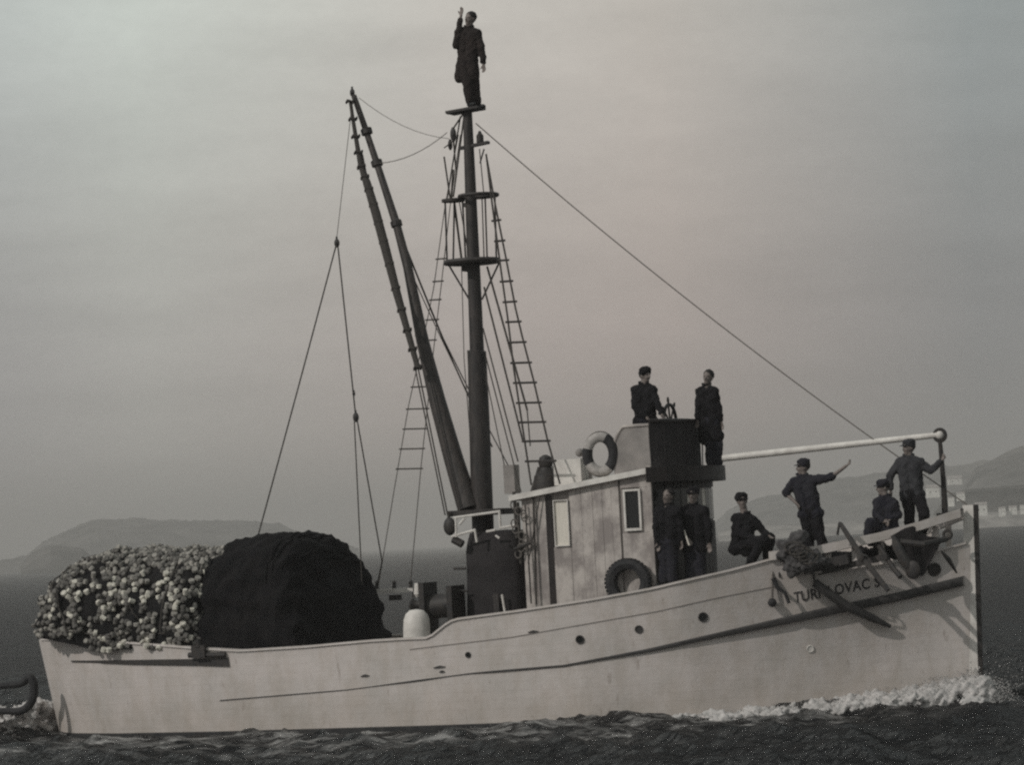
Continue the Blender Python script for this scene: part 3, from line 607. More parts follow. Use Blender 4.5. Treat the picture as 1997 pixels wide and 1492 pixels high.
# flybridge
FB = empty('flybridge', (xf-.2, 0, zrf+.1), parent=boat)
fxa = at(1196, 880, -1.15).x; fxf = at(1268, 880, -1.15).x; fz1 = at(1262, 829, -1.15).z
sd = MB(); gridp = []
for f in np.linspace(0, 1, 16):
    x = fxa+(fxf-fxa)*f; ztop = fz1-(.33*(1-min(f/.35, 1))**2)
    gridp.append([(x, -1.15-.02*math.sin(9*f+3*t_), zr(x)+.04+(ztop-zr(x)-.04)*t_) for t_ in np.linspace(0, 1, 8)])
P = np.array(gridp); 
for sgn in (1, -1):
    Pa = P.copy(); Pa[:, :, 1] *= sgn; Pb = Pa+np.array((0, .03*sgn, 0)); dd_ = MB(); dd_.grid(Pa if sgn > 0 else Pa[::-1]); dd_.grid(Pb[::-1] if sgn > 0 else Pb)
    for e1, e2 in ((Pa[0], Pb[0]), (Pa[-1], Pb[-1]), (Pa[:, -1], Pb[:, -1])): dd_.grid(np.stack([e1, e2], 1))
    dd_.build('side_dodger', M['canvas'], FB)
mb = MB(); mb.tube([Vector(P[i, -1]) for i in range(16)], .03, 6); mb.build('coaming', M['wood'], FB)
fb = MB(); zt1 = at(1340, 822, 0).z
fpl = arc(fxf, 1.15, .36, 15); wall(fb, fpl, zrf+.05, lambda x: zt1, .04); fb.build('front_dodger', M['canvasd'], FB, False)  # front canvas far darker than the sides: its shade is in the colour
mb = MB(); mb.tube([Vector((x+.01, y, zt1+.01)) for x, y in fpl], .035, 6); mb.build('coaming', M['varn_shade'], FB)
mb = MB()
for k in range(1, 14, 2): x, y = fpl[k]; mb.tube([(x+.03, y, zrf+.06), (x+.045, y, zrf+.4), (x+.03, y, zt1-.02)], .007, 5)
mb.build('canvas_rib', M['canvasd'], FB)
MB().box((fxf-.05, .2, zrf+.42), (.35, .7, .7)).build('steering_console', M['varn_shade'], FB, False)
wc = at(1307, 826, -.25); sw = empty('steering_wheel', wc, parent=boat)
mb = MB(); mb.tube([wc+Vector((0, .33*math.cos(q), .33*math.sin(q))) for q in np.linspace(0, 6.28, 28, False)], .03, 7, True); mb.build('rim', M['varn_shade'], sw)
for k in range(8):
    q = k*math.pi/4+.12; mb = MB(); mb.tube([wc+Vector((0, r_*math.cos(q), r_*math.sin(q))) for r_ in (.05, .3, .36, .40, .46)], [.018, .018, .02, .028, .016], 6); mb.build('spoke', M['varn_shade'], sw)
mb = MB(); mb.cyl(wc-Vector((.06, 0, 0)), wc+Vector((.12, 0, 0)), .07, n=12); mb.build('hub', M['iron'], sw)

# ------------------------------------------------------------------ winch house at the mast foot
wz0 = 1.2
P = []
x0 = at(893, 1120, -.9).x; x1 = at(1016, 1120, -.9).x; zt = at(955, 1040, -.9).z
cs = empty('winch_casing', (0, 0, wz0), parent=boat)
mb = MB(); rows = []
for z_ in np.linspace(wz0-.1, zt+.02, 14):
    k = (z_-wz0)/(zt-wz0); sh = 1-.10*k-.10*max(0, k-.88)/.12; prof_ = []
    for i in range(28):
        q = 2*math.pi*i/28; cx = math.copysign(abs(math.cos(q))**.35, math.cos(q)); cy = math.copysign(abs(math.sin(q))**.35, math.sin(q))
        prof_.append(((x0+x1)/2-.03*k+cx*(x1-x0)/2*sh*(1+.015*math.sin(5*q+7*k)), cy*.85*sh, z_))
    prof_.append(prof_[0]); rows.append(prof_)
rows = np.array(rows); mb.grid(rows.transpose(1, 0, 2)); mb.add([tuple(rows[-1, :, 0:3].mean(0)+np.array((0, 0, .03)))]+[tuple(p) for p in rows[-1]], [(0, i+1, i+2) for i in range(28)])
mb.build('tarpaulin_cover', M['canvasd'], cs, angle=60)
MB().box(at(952, 999, 0), (1.0, 1.3, .10)).build('boom_table', M['spar'], cs, False)
for px in (980, 976): pass
mb = MB(); mb.box(at(968, 1177, -.92), (.10, .03, .34)); mb.build('slat', M['spar'], cs, False)
mb = MB(); mb.cyl(at(979, 1160, -.93), at(985, 1196, -.93), .022, n=6); mb.build('slat', M['white'], cs)
for (a, b) in (((886, 1010), (974, 998)), ((974, 998), (976, 1030)), ((976, 1030), (1002, 1026)), ((889, 1010), (890, 1048)), ((882, 1047), (926, 1034)), ((926, 1034), (930, 1058)), ((1002, 1026), (1012, 1008)), ((897, 1022), (906, 1012)), ((950, 1037), (966, 1034)), ((968, 1046), (974, 1050))):
    mb = MB(); mb.cyl(at(*a, -.97), at(*b, -.97), .022, n=6); mb.ball(at(*a, -.97), .025, nu=6, nv=4); mb.build('pipe_frame', M['white'], cs)
MB().cyl(at(884, 1052, -.9), at(902, 1062, -.9), .07, n=10).build('pulley', M['iron'], cs)
MB().cyl(at(885, 1109, -.8), at(908, 1109, -.8), .025, n=8).build('drum_shaft', M['iron'], cs)

# deck winch just aft: dark drums between cheeks
wn = empty('deck_winch', at(862, 1225, -.9), parent=boat)
for px, tp in ((836, 1136), (890, 1142)):
    a = at(px, 1240, -.9); b = at(px, tp, -.9); MB().box((a+b)/2, (.10, .6, (b-a).length)).build('cheek', M['iron'], wn, False)
mb = MB(); a = at(836, 1185, -.9); b = at(890, 1178, -.9); ln = (b-a).length; mb.prof(a, b, [(0, .30), (.04, .31), (.06, .22), (ln-.06, .22), (ln-.04, .30), (ln, .30)], 20); mb.build('drum', M['iron'], wn)
mb = MB(); mb.prof(at(802, 1180, -.95), at(834, 1180, -.95), [(0, .10), (.04, .12), (.1, .075), (.2, .07), (.29, .12)], 14); mb.build('warping_head', M['iron'], wn)
MB().cyl(at(888, 1152, -.9), at(912, 1153, -.9), .02, n=6).build('shaft', M['iron'], wn)
# two men-high white fittings aft of the winch
mb = MB(); a = at(812, 1252, -1.6); b = at(812, 1189, -1.6); hgt = (b-a).length
mb.prof(a-ZZ*.3, b, [(0, .235), (hgt*.9, .235), (hgt+.12, .225), (hgt+.22, .19), (hgt+.285, .12), (hgt+.3, .02)], 22); mb.build('white_ventilator', M['white'], boat, angle=60)
mb = MB(); mb.prof(at(815, 1165, -1.1), at(816, 1138, -1.1), [(0, .04), (.05, .075), (.24, .07)], 12); mb.build('vent_pipe', M['white'], boat)
# port rail seen between the net and the winch
pa = at(722, 1153, 2.3); pb = at(808, 1152, 2.3)
prl = empty('port_rail', pa, parent=boat)
MB().box((pa+pb)/2, ((pb-pa).length, .14, .08)).build('rail', M['white'], prl, False)
for px in (735, 769, 801, 812):
    p = at(px, 1142 if px < 810 else 1152, 2.3); mb = MB(); mb.cyl(p-ZZ*.07, p+ZZ*.05, .045, .03, n=8); mb.ball(p+ZZ*.05, .045, nu=8, nv=5); mb.build('deadeye', M['iron'], prl)
for px in (728, 806): MB().cyl(at(px, 1240, 2.3), at(px, 1156, 2.3), .03, n=6).build('rail_post', M['canvas'], prl)
MB().box(at(771, 1166, 2.25), (.24, .05, .10)).build('rail_chock', M['iron'], prl, False)

# bow fittings: leaning davit bar, bitts
dv = empty('anchor_davit', at(1700, 1090, -1.4), parent=boat)
p0 = at(1639, 1022, -1.55); p1 = at(1682, 1088, -1.95); p2 = at(1732, 1152, -2.15)
mb = MB(); mb.tube([p0, p1, p2], [.038, .05, .04], 8); mb.build('davit_bar', M['iron'], dv)
mb = MB(); mb.tube([p0+ZZ*.02, at(1637, 1020, -1.55), at(1633, 1044, -1.55)], .022, 6); mb.build('davit_hook', M['iron'], dv)
mb = MB(); mb.cyl(p1-Vector((.03, .0, .05)), p1+Vector((.03, 0, .05)), .085, n=10); mb.build('davit_collar', M['iron'], dv)
mb = MB(); mb.tube([at(1712, 1062, -1.0), at(1742, 1108, -1.5), at(1756, 1126, -1.62)], .045, 8); mb.build('davit_stay', M['iron'], dv)

# ================================================================== THINGS ABOARD
# ---- net heaps
def heap(prof_px, Yc, hw_, base, name, mt, parent, seed, amp, nx=110, na=64, ends=(.5, .5), lip=0.0):
    X = []; Zt = []
    for px, py in prof_px:
        p = at(px, py, Yc); X.append(p.x); Zt.append(p.z)
    X = np.array(X); Zt = np.array(Zt); xs = np.linspace(X[0], X[-1], nx); rows = []
    for i, x in enumerate(xs):
        f = i/(nx-1); e = min(1, (f/ends[0])) if f < .5 else min(1, ((1-f)/ends[1])); e = math.sqrt(max(1-(1-e)**2, 0)); ht = np.interp(x, X, Zt); b = base(x)
        row = []
        for a in np.linspace(0, math.pi, na):
            c, s_ = math.cos(a), math.sin(a)
            cy = math.copysign(abs(c)**.62, c); sz = abs(s_)**.62
            row.append((x, Yc-cy*hw_*(.25+.75*e), b+(ht-b)*sz))
        rows.append(row)
    P = np.array(rows); fl = P.reshape(-1, 3)
    # outward normals by finite differences
    du = np.gradient(P, axis=0); dv_ = np.gradient(P, axis=1); nn = np.cross(du, dv_); nn /= np.linalg.norm(nn, axis=2, keepdims=True)+1e-9
    nf = nn.reshape(-1, 3)
    if (nf[:, 2]).mean() < 0: nf = -nf
    d = amp*(np.abs(noise3(fl/.9, seed, 2))*-.8+.5+.35*noise3(fl/.33, seed+3, 2)*.6)
    Q = fl+nf*d[:, None]; return Q.reshape(P.shape), nf.reshape(P.shape)
dn_ = empty('net_heap', at(560, 1250, 0), 'big black tarred seine net heaped on the stern deck ahead of the cork pile', 'fishing net')
Q, nf = heap([(468, 1110), (476, 1072), (492, 1054), (515, 1047), (545, 1043), (570, 1040), (604, 1044), (622, 1053), (636, 1074), (648, 1104), (658, 1136), (668, 1172), (678, 1220), (684, 1258)], -.1, 2.05, lambda x: 1.05, 'net', M['net'], dn_, 5, .085, ends=(.08, .07))
mb = MB(); mb.grid(Q); mb.build('net', M['net'], dn_, angle=180)
# loose strands and folds draped over it
idx = np.argwhere(np.ones(Q.shape[:2]))
for k in range(7):
    i = rng.integers(6, Q.shape[0]-8); j0 = rng.integers(4, 22); pts = []; ii = float(i)
    for j in range(j0, j0+rng.integers(14, 36)):
        ii = min(max(ii+rng.normal(0, .35), 1), Q.shape[0]-2); a = int(ii); jj = min(j, Q.shape[1]-1); p = Q[a, jj]*(1-(ii-a))+Q[a+1, jj]*(ii-a); pts.append(Vector(p)+Vector(nf[a, jj])*.008)
    MB().tube(pts, rng.uniform(.012, .026), 6).build('net_fold', M['net'], dn_)
cn = empty('cork_float_pile', at(240, 1255, -.4), 'mottled pile of pale cork net floats overhanging the stern', 'net floats')
Qc, nc = heap([(158, 1212), (168, 1172), (182, 1136), (200, 1110), (222, 1093), (250, 1080), (278, 1073), (310, 1082), (350, 1076), (410, 1079), (450, 1076), (486, 1080)], -.2, 2.12, lambda x: 1.56+.22*max(0, (-6.6-x)), 'net', M['netd'], cn, 9, .10, ends=(.12, .12))
mb = MB(); mb.grid(Qc); mb.build('net', M['netd'], cn, angle=180)
# floats: short cork cylinders on the heap
def float_mesh(nm, r, h):
    b = MB(); b.prof((0, 0, -h/2), (0, 0, h/2), [(0, r*.8), (r*.18, r), (h-r*.18, r), (h, r*.8)], 9); return b.mesh(nm)
fm = []
for k, (r, h) in enumerate(((.055, .09), (.048, .075), (.060, .07), (.044, .115))):
    for mt in ('cork', 'corkm', 'corkd', 'corkd'):
        me = float_mesh('float_%d' % k, r, h); me.materials.append(M[mt]); me.shade_smooth(); me.set_sharp_from_angle(angle=R(40)); fm.append(me)
pts = []
cellx, cella = Qc.shape[0]-2, Qc.shape[1]-2
front = []
tries = 0
e1_ = Qc[1:, :-1]-Qc[:-1, :-1]; e2_ = Qc[:-1, 1:]-Qc[:-1, :-1]; ar_ = np.linalg.norm(np.cross(e1_, e2_), axis=2); ar_[:, int(cella*.8):] = 0
cells = [np.unravel_index(q, ar_.shape) for q in rng.choice(ar_.size, 30001, p=(ar_/ar_.sum()).ravel())]
while len(pts) < 1700 and tries < 30000:
    tries += 1
    i, j = cells[tries]; a, b = rng.random(), rng.random()
    p = Qc[i, j]*(1-a)*(1-b)+Qc[i+1, j]*a*(1-b)+Qc[i, j+1]*(1-a)*b+Qc[i+1, j+1]*a*b
    if noise3(np.array([p])/.26, 40, 1)[0] < -.05: continue
    if any((p[0]-q[0])**2+(p[1]-q[1])**2+(p[2]-q[2])**2 < .0058 for q, _ in pts): continue
    pts.append((p, nc[i, j]))
def vis_key(e): p, n = e; return -(n[1]*-.93+n[0]*.37)
pts.sort(key=vis_key)
base = wloc(cn)
mbs = MB(); mbd = MB()
for k, (p, n) in enumerate(pts):
    n = Vector(n); ax_ = (Vector(rng.normal(size=3))*.6+Vector((0, -.2, .8))).normalized(); loc = Vector(p)+n*rng.uniform(.0, .05)
    if k < 300:
        o = bpy.data.objects.new('float', fm[rng.integers(0, len(fm))]); COL.objects.link(o); o.parent = cn; o.location = loc-base; o.rotation_euler = ax_.to_track_quat('Z', 'Y').to_euler()
    else:
        r = rng.uniform(.040, .056); h = rng.uniform(.06, .10); (mbs if k % 2 else mbd).prof(loc-ax_*h/2, loc+ax_*h/2, [(0, r*.8), (r*.2, r), (h-r*.2, r), (h, r*.8)], 8)
o = mbs.build('float_heap', M['corkm'], cn); tag(o, kind='stuff'); o = mbd.build('float_heap', M['corkd'], cn); tag(o, kind='stuff')
# cork line: loops of rope through the heap, bits hanging over the bulwark
for k in range(16):
    i = rng.integers(4, Qc.shape[0]-12); pts_ = []; ii, jj = float(i), float(rng.integers(5, 30)); di, dj = rng.normal(0, .6), rng.normal(0, .6)
    for s_ in range(26):
        di += rng.normal(0, .3); dj += rng.normal(0, .3); ii = min(max(ii+di*.8, 1), Qc.shape[0]-2); jj = min(max(jj+dj*.8, 1), Qc.shape[1]-2); a, b = int(ii), int(jj)
        pts_.append(Vector(Qc[a, b])+Vector(nc[a, b])*.07)
    MB().tube(pts_, .014, 5).build('cork_line', M['rope'], cn)

# ---- life ring on the flybridge side, tyre against the wheelhouse
lc = at(1171, 886, -1.2); lr = empty('life_ring', lc-ZZ*.33, 'white life ring with dark bands and painted-in shaded side, hung beside the canvas flybridge', 'life ring')
ax1 = Vector((.80, .25, .12)).normalized(); ax2 = Vector((-.07, .0, 1)).normalized(); nrm = ax1.cross(ax2).normalized()
def rp(q, R0=.27, ez=1.08): return lc+ax1*(R0*math.cos(q)*.84)+ax2*(R0*math.sin(q)*ez)
for k in range(4):
    q0 = [R(-60), R(60), R(155), R(205)][k]; q1 = [R(60), R(155), R(205), R(300)][k]; dark = k in (0, 2)  # dark right arc also paints in the ring's shaded side
    MB().tube([rp(q) for q in np.linspace(q0, q1, 14)], .088 if not dark else .09, 12).build('band' if dark else 'ring_segment', M['rubber' if dark else 'ringp'], lr)
MB().tube([rp(q, .36) for q in np.linspace(0, 6.28, 30, False)], .010, 5, True).build('grab_line', M['paler'], lr)
tcn_ = at(1225, 1136, -1.62); ty = empty('tyre_fender', tcn_-ZZ*.38, 'black rubber tyre leaning on the wheelhouse wall under its dark window', 'tyre')
mb = MB(); K = 40; rows = []
for k in range(K+1):
    q = 2*math.pi*k/K; er = Vector((math.cos(q), 0, math.sin(q))); row = []
    for (dr, dy) in ((-.12, .06), (-.10, -.06), (-.02, -.09), (.05, -.07), (.07, 0), (.05, .07), (-.02, .09), (-.12, .06)): row.append(tcn_+er*(.335+dr)+Vector((0, dy, 0)))
    rows.append(row)
mb.grid(np.array([[tuple(p) for p in r_] for r_ in rows])); mb.build('tread', M['rubber'], ty, angle=30)
for k in range(0, 36):
    q = 2*math.pi*k/36; er = Vector((math.cos(q), 0, math.sin(q))); MB().box(tcn_+er*.402, (.012, .13, .045), Matrix.Rotation(-q, 3, 'Y')).build('tread_block', M['rubber'], ty, False)

# ---- round fender hanging over the bow, second small line
fe = empty('rope_fender', at(1506, 1176, -2.2), 'small black ball fender hanging on a line from the bow bulwark', 'fender')
y = on_side(1506, 1176).y-.09; MB().ball(at(1506, 1176, y), .075).build('ball', M['rubber'], fe)
MB().tube([at(1506, 1168, y), at(1507, 1140, y-.02), at(1508, 1094, y)], .02, 5).build('lanyard', M['paler'], fe)
mb = MB(); mb.tube([at(1508, 1128, y-.02), at(1516, 1146, y), at(1531, 1157, y), at(1539, 1177, y+.03)], [.045, .04, .03, .035], 6); mb.build('rope_tail', M['rubber'], fe)
mb = MB(); mb.tube([at(1521, 1126, y+.03), at(1519, 1112, y+.03), at(1526, 1106, y+.04)], .022, 6); mb.build('shackle', M['iron'], fe)

# ---- anchor stowed on the bow and the dark cloth under it
an = empty('stocked_anchor', at(1800, 1090, -1.0), 'black stocked anchor lashed outside the bow rail beside the stem', 'anchor')
ya = -1.25
mb = MB(); mb.tube([at(1756, 1058, ya), at(1800, 1062, ya+.05), at(1846, 1052, -.62)], [.06, .055, .045], 8); mb.build('shank', M['iron'], an)
mb = MB(); c = at(1848, 1043, -.55); mb.tube([c+Vector((.07*math.cos(q), 0, .07*math.sin(q))) for q in np.linspace(0, 6.28, 14, False)], .025, 6, True); mb.build('ring', M['iron'], an)
mb = MB(); mb.tube([at(1836, 1076, -.75), at(1850, 1092, -.72), at(1866, 1118, -.6)], [.02, .045, .015], 7); mb.build('stock', M['iron'], an)
mb = MB(); mb.tube([at(1742, 1046, ya-.1), at(1748, 1064, ya-.12), at(1764, 1095, ya-.2), at(1786, 1128, ya-.15)], [.03, .08, .09, .03], 8); mb.build('arm', M['iron'], an)
mb = MB(); mb.ball(at(1780, 1112, ya-.2), .13, (1, .3, 1.2)); mb.build('fluke', M['iron'], an)
cl_ = empty('tarpaulin', at(1790, 1080, -1.0), 'dark tarpaulin hung in folds over the bow rail under the standing man', 'tarpaulin')
def drape(poly_top, poly_bot, Yf, nm, parent, mt, amp=.04, seed=3, n=26, thick=.06):
    rows = []
    for f in np.linspace(0, 1, n):
        tpx = np.interp(f, np.linspace(0, 1, len(poly_top)), [p[0] for p in poly_top]); tpy = np.interp(f, np.linspace(0, 1, len(poly_top)), [p[1] for p in poly_top])
        bpx = np.interp(f, np.linspace(0, 1, len(poly_bot)), [p[0] for p in poly_bot]); bpy_ = np.interp(f, np.linspace(0, 1, len(poly_bot)), [p[1] for p in poly_bot]); row = []
        for g in np.linspace(0, 1, 18):
            px = tpx+(bpx-tpx)*g; py = tpy+(bpy_-tpy)*g; p = at(px, py, Yf(px, py)); row.append((p.x, p.y, p.z))
        rows.append(row)
    P = np.array(rows); d = amp*noise3(P.reshape(-1, 3)/np.array((.35, 1, 1.2)), seed, 2).reshape(P.shape[:2]); P[:, :, 1] -= d
    b = MB(); b.grid(P); b.grid((P+np.array((0, thick, 0)))[::-1])
    for e1, e2 in ((P[0], P[0]+np.array((0, thick, 0))), (P[-1]+np.array((0, thick, 0)), P[-1]), (P[:, 0]+np.array((0, thick, 0)), P[:, 0]), (P[:, -1], P[:, -1]+np.array((0, thick, 0)))): b.grid(np.stack([e1, e2], 1))
    return b.build(nm, mt, parent, angle=60)
yf = lambda px, py: on_side(px, max(py, 1062)).y-.13
drape([(1738, 1046), (1765, 1030), (1782, 1026), (1806, 1046), (1838, 1050)], [(1752, 1078), (1764, 1100), (1776, 1124), (1798, 1124), (1822, 1078)], yf, 'cloth', cl_, M['canvasd'], .025)
ba = empty('canvas_bundle', at(1552, 1110, -1.75), 'grey canvas and rope bundle on the foredeck at the waving man\'s feet', 'bundle')
mb = MB()
for px, py, r in ((1540, 1064, .17), (1556, 1052, .15), (1532, 1084, .15), (1562, 1082, .21), (1586, 1092, .17), (1550, 1102, .17), (1610, 1096, .10), (1575, 1108, .12)): mb.ball(at(px, py, -1.75), r, (1, 1, .85))
vox(mb, 'canvas', M['bundle'], ba, .025, 2, .035, .22, 4)
for k in range(4):
    q = at(1550+k*9, 1070+k*6, -1.99); MB().tube([q+Vector((.16*math.cos(a)*(1+.1*math.sin(3*a)), -.02+.02*math.sin(5*a), .10*math.sin(a))) for a in np.linspace(0, 6.28, 18, False)], .014, 5, True).build('rope_turn', M['rope'], ba)
# long dark boards and bits stacked along the bow, behind the open rail
MB().box(at(1600, 1103, -1.5), (1.0, .12, .16), Matrix.Rotation(R(-10), 3, 'Y')).build('deck_plank', M['spar'], boat, False)
MB().box(at(1660, 1102, -1.35), (1.3, .12, .10), Matrix.Rotation(R(-10), 3, 'Y')).build('deck_plank', M['spar'], boat, False)
ng = empty('gap_shade_net', at(1690, 1100, -.9), 'long black heap of netting added to darken the gap behind the open bow rail', 'fishing net')  # heap put in to imitate the shade in the rail gap
mb = MB()
for k in range(13):
    px = 1572+k*17; mb.ball(at(px, 1103-k*2.6+random.uniform(-4, 4), -.95+.03*k), random.uniform(.12, .17), (1.3, 1, .9))
vox(mb, 'net', M['net'], ng, .03, 2, .03, .2, 12)
# bar added in place of the davit's slanting shadow on the bow, under the name
pf = empty('shadow_bar', on_side(1660, 1185), 'dark slanting bar standing in for the davit shadow across the bow rub rail', 'fender')
q0 = on_side(1592, 1136)+Vector((0, -.10, 0)); q1 = on_side(1655, 1180)+Vector((0, -.22, 0)); q2 = on_side(1740, 1222)+Vector((0, -.10, 0))
MB().tube([q0, q1, q1.lerp(q2, .6), q2], [.07, .085, .07, .03], 8).build('shadow_bar_body', M['dark_trim'], pf)
MB().tube([q0, q0+Vector((-.05, .1, .35))], .018, 5).build('lanyard', M['rope'], pf)

# ---- crew
def person(label, J, Y0, face, cap='cap', coat=.05, jmat='cloth', tmat='cloth2', hemw=1.0, sleeves='long', brim=None, grip=(0, 0)):
    g = lambda k: at(J[k][0], J[k][1], Y0+(J[k][2] if len(J[k]) > 2 else 0))
    hd = g('head'); sL, sR, hip = g('sL'), g('sR'), g('hip'); mid = (sL+sR)/2
    up_ = (mid-hip).normalized(); fv = Vector((face[0], face[1], 0)).normalized(); rt = fv.cross(ZZ)
    if rt.dot(sR-sL) < 0: rt_s = -rt
    else: rt_s = rt
    feet = [g('aL'), g('aR')]; base = Vector((hip.x, hip.y, min(feet[0].z, feet[1].z)-.08))
    ob = empty('person', base, label, 'person', 'crew of the fishing boat')
    # body: one continuous skin surface
    b = MB(); ht = (hd-mid).normalized()
    Rf = Matrix((fv, ZZ.cross(fv), ZZ)).transposed()
    b.ball(hd+ht*.022-fv*.01, .098, (1.08, .86, 1.08), Rf, 16, 12)
    b.cap(hd+fv*.03-ht*.045, hd+fv*.046-ht*.078, .060, .048); b.cap(hd-ht*.02+fv*.03, hd+fv*.054-ht*.03, .074, .056)
    b.cap(hd+fv*.098+ht*.012, hd+fv*.118-ht*.018, .012, .017, 8); b.cap(hd+fv*.08-ht*.052-rt*.02, hd+fv*.08-ht*.052+rt*.02, .012, n=8)
    for s_ in (-1, 1):
        b.ball(hd+rt*(s_*.082)-fv*.005-ht*.005, .028, (.8, .45, 1.15), Rf, 8, 6); b.cap(hd+fv*.078+rt*(s_*.02)+ht*.035, hd+fv*.068+rt*(s_*.048)+ht*.035, .012, n=8)
    nk = mid+up_*.03; b.cap(nk, hd-ht*.04, .068, .062)
    tors = [(.07, .10), (-.07, .10)]
    sd_ = (sR-sL).normalized()
    for k in (-1, 1): b.cap(mid-up_*.09+sd_*(k*.07), hip+up_*.05+sd_*(k*.05), .10, .095)
    b.cap(sL+up_*-.02, sR+up_*-.02, .065)
    jk = MB(); arms = MB()
    for k in (-1, 1): jk.cap(mid-up_*.10+sd_*(k*.085), hip+up_*.02+sd_*(k*.072), .128, .122)
    jk.cap(sL-up_*.02, sR-up_*.02, .098); jk.cap(mid-up_*.05, nk+up_*.05, .10, .074); jk.cap(nk+up_*.035, sL-up_*.01, .066, .085); jk.cap(nk+up_*.035, sR-up_*.01, .066, .085)
    dnv = -up_
    if coat > 0:
        for k in (-1, 1): jk.cap(hip+sd_*(k*.065), hip+dnv*coat+sd_*(k*.10*hemw), .126, .13)
    for side_, sg in (('L', -1), ('R', 1)):
        s = g('s'+side_); e = g('e'+side_); h = g('h'+side_)
        b.chain([s, e, h], [.05, .042, .027]); d = (h-e).normalized()
        # hand: palm, four bent fingers, thumb
        pn = d.cross(rt if abs(d.dot(rt)) < .8 else ZZ).normalized(); pw = d.cross(pn).normalized(); curl = pn*(-1 if pn.dot(fv) > 0 else 1)
        for q in (-.022, 0, .022): b.cap(h+pw*q*.7, h+d*.075+pw*q, .015, .014, 8)
        gk = grip[0 if sg < 0 else 1]
        for i, q in enumerate((-.033, -.011, .011, .033)):
            l = (.062, .075, .07, .055)[i]; k1 = h+d*.085+pw*q; k2 = k1+(d*(1-gk*.6)+curl*(-.25-gk*.6)).normalized()*l*.55; k3 = k2+(d*(.8-gk*1.3)+curl*(-.5-gk*.3)).normalized()*l*.5
            b.chain([k1, k2, k3], [.0105, .0095, .008], 8)
        t0_ = h+d*.025-pw*.025; b.chain([t0_, t0_-pw*.03+d*.03-curl*.01, t0_-pw*.035+d*.055-curl*.025], [.014, .012, .010], 8)
        if sleeves == 'long' or (sleeves == 'mixed' and sg < 0): jk.chain([s-up_*.01, e, e.lerp(h, .86)], [.082, .066, .052])
        elif sleeves == 'rolled': jk.chain([s-up_*.01, e, e.lerp(h, .12)], [.09, .076, .068])
        else: jk.chain([s-up_*.01, e, e.lerp(h, .9)], [.078, .062, .05])
    tr = MB(); hips = []
    for side_, sg in (('L', -1), ('R', 1)):
        hp = hip+sd_*(sg*.085)-up_*.02; kn = g('k'+side_); an_ = g('a'+side_)
        b.chain([hp, kn, an_], [.085, .055, .042]); tr.chain([hp, kn, an_+(kn-an_).normalized()*.04], [.115, .094, .084])
        ft = J.get('t'+side_); fd = Vector((ft[0], ft[1], 0)).normalized() if ft else (fv+rt*(.25*sg*(1 if rt.dot(sd_) > 0 else -1))).normalized()
        bo = MB(); bo.cap(an_+(kn-an_).normalized()*.10, an_, .058, .05); bo.cap(an_-ZZ*.035-fd*.05, an_-ZZ*.045+fd*.14, .045, .038); bo.cap(an_-ZZ*.05+fd*.0, an_-ZZ*.052+fd*.15, .042, .036)
        vox(bo, 'boot', M['boots'], ob, .016, 2)
        b.cap(an_-ZZ*.03, an_-ZZ*.04+fd*.12, .035, .028)
    tr.cap(hip-sd_*.07, hip+sd_*.07, .125); sd0 = sum(map(ord, label)) % 97
    vox(b, 'body', M['skin'], ob, .0105, 1)
    vox(jk, 'jacket', M[jmat], ob, .016, 2, .007, .16, sd0); vox(tr, 'trousers', M[tmat], ob, .018, 2, .007, .2, sd0+5)
    if coat > .3: pass
    # collar, belt, buttons
    cb = MB(); cc = nk+up_*.085; cb.tube([cc+sd_*(.072*math.cos(q))+fv*(.07*math.sin(q))+up_*(.015*math.cos(2*q)) for q in np.linspace(0, 6.28, 14, False)], .018, 6, True); cb.build('collar', M[jmat], ob)
    for s_ in (-1, 1): MB().ball(hd+fv*.088+rt*(s_*.034)+ht*.018, .012, (1, 1, .7), None, 8, 6).build('eye', M['hair'], ob)
    # hair and headgear
    hb2 = MB(); hb2.ball(hd+ht*.042-fv*.024, .102, (1.04, .93, .98), Rf, 16, 12); hb2.cap(hd-fv*.06+ht*.02, hd-fv*.055-ht*.03, .05, .035); vox(hb2, 'hair', M['hair'], ob, .012, 1, .004, .05, sd0)
    if cap in ('cap', 'beret'):
        c_ = MB(); rim = hd+ht*.075
        c_.ball(rim+ht*.025-fv*.01, .105, (1.12, 1.02, .52 if cap == 'cap' else .62), Rf, 18, 10); c_.cap(rim-ht*.005-rt*.03, rim-ht*.005+rt*.03, .085)
        vox(c_, 'cap', M[jmat], ob, .013, 2, .006, .1, sd0)
        if cap == 'cap':
            v_ = MB(); bf = Vector((brim[0], brim[1], 0)).normalized() if brim else fv
            br = bf.cross(ZZ); rows = []
            for q in np.linspace(-1.1, 1.1, 11):
                dq = bf*math.cos(q)+br*math.sin(q); rows.append([tuple(rim+dq*.075-ht*.012), tuple(rim+dq*(.10+.055*math.cos(q))-ht*.03)])
            P = np.array(rows); v_.grid(P); v_.grid(P[::-1]-np.array((0, 0, .008))); v_.grid(np.stack([P[:, 1], P[:, 1]-np.array((0, 0, .008))], 1)); v_.build('cap_brim', M[jmat], ob)
    return ob
person('man standing on the masthead in a long coat, one arm raised', dict(head=(917, 36), sL=(898, 64), sR=(930, 63), eL=(889, 88, -.12), hL=(899, 30, -.05), eR=(940, 98), hR=(943, 124), hip=(912, 115), kL=(911, 160, -.08), kR=(925, 160, .05), aL=(917, 199, -.08), aR=(930, 203, .08), tR=(1, -.2), tL=(.8, -.7)), 0, (-.35, -1), cap='none', coat=.30, jmat='cloth3', tmat='cloth3', hemw=1.1)
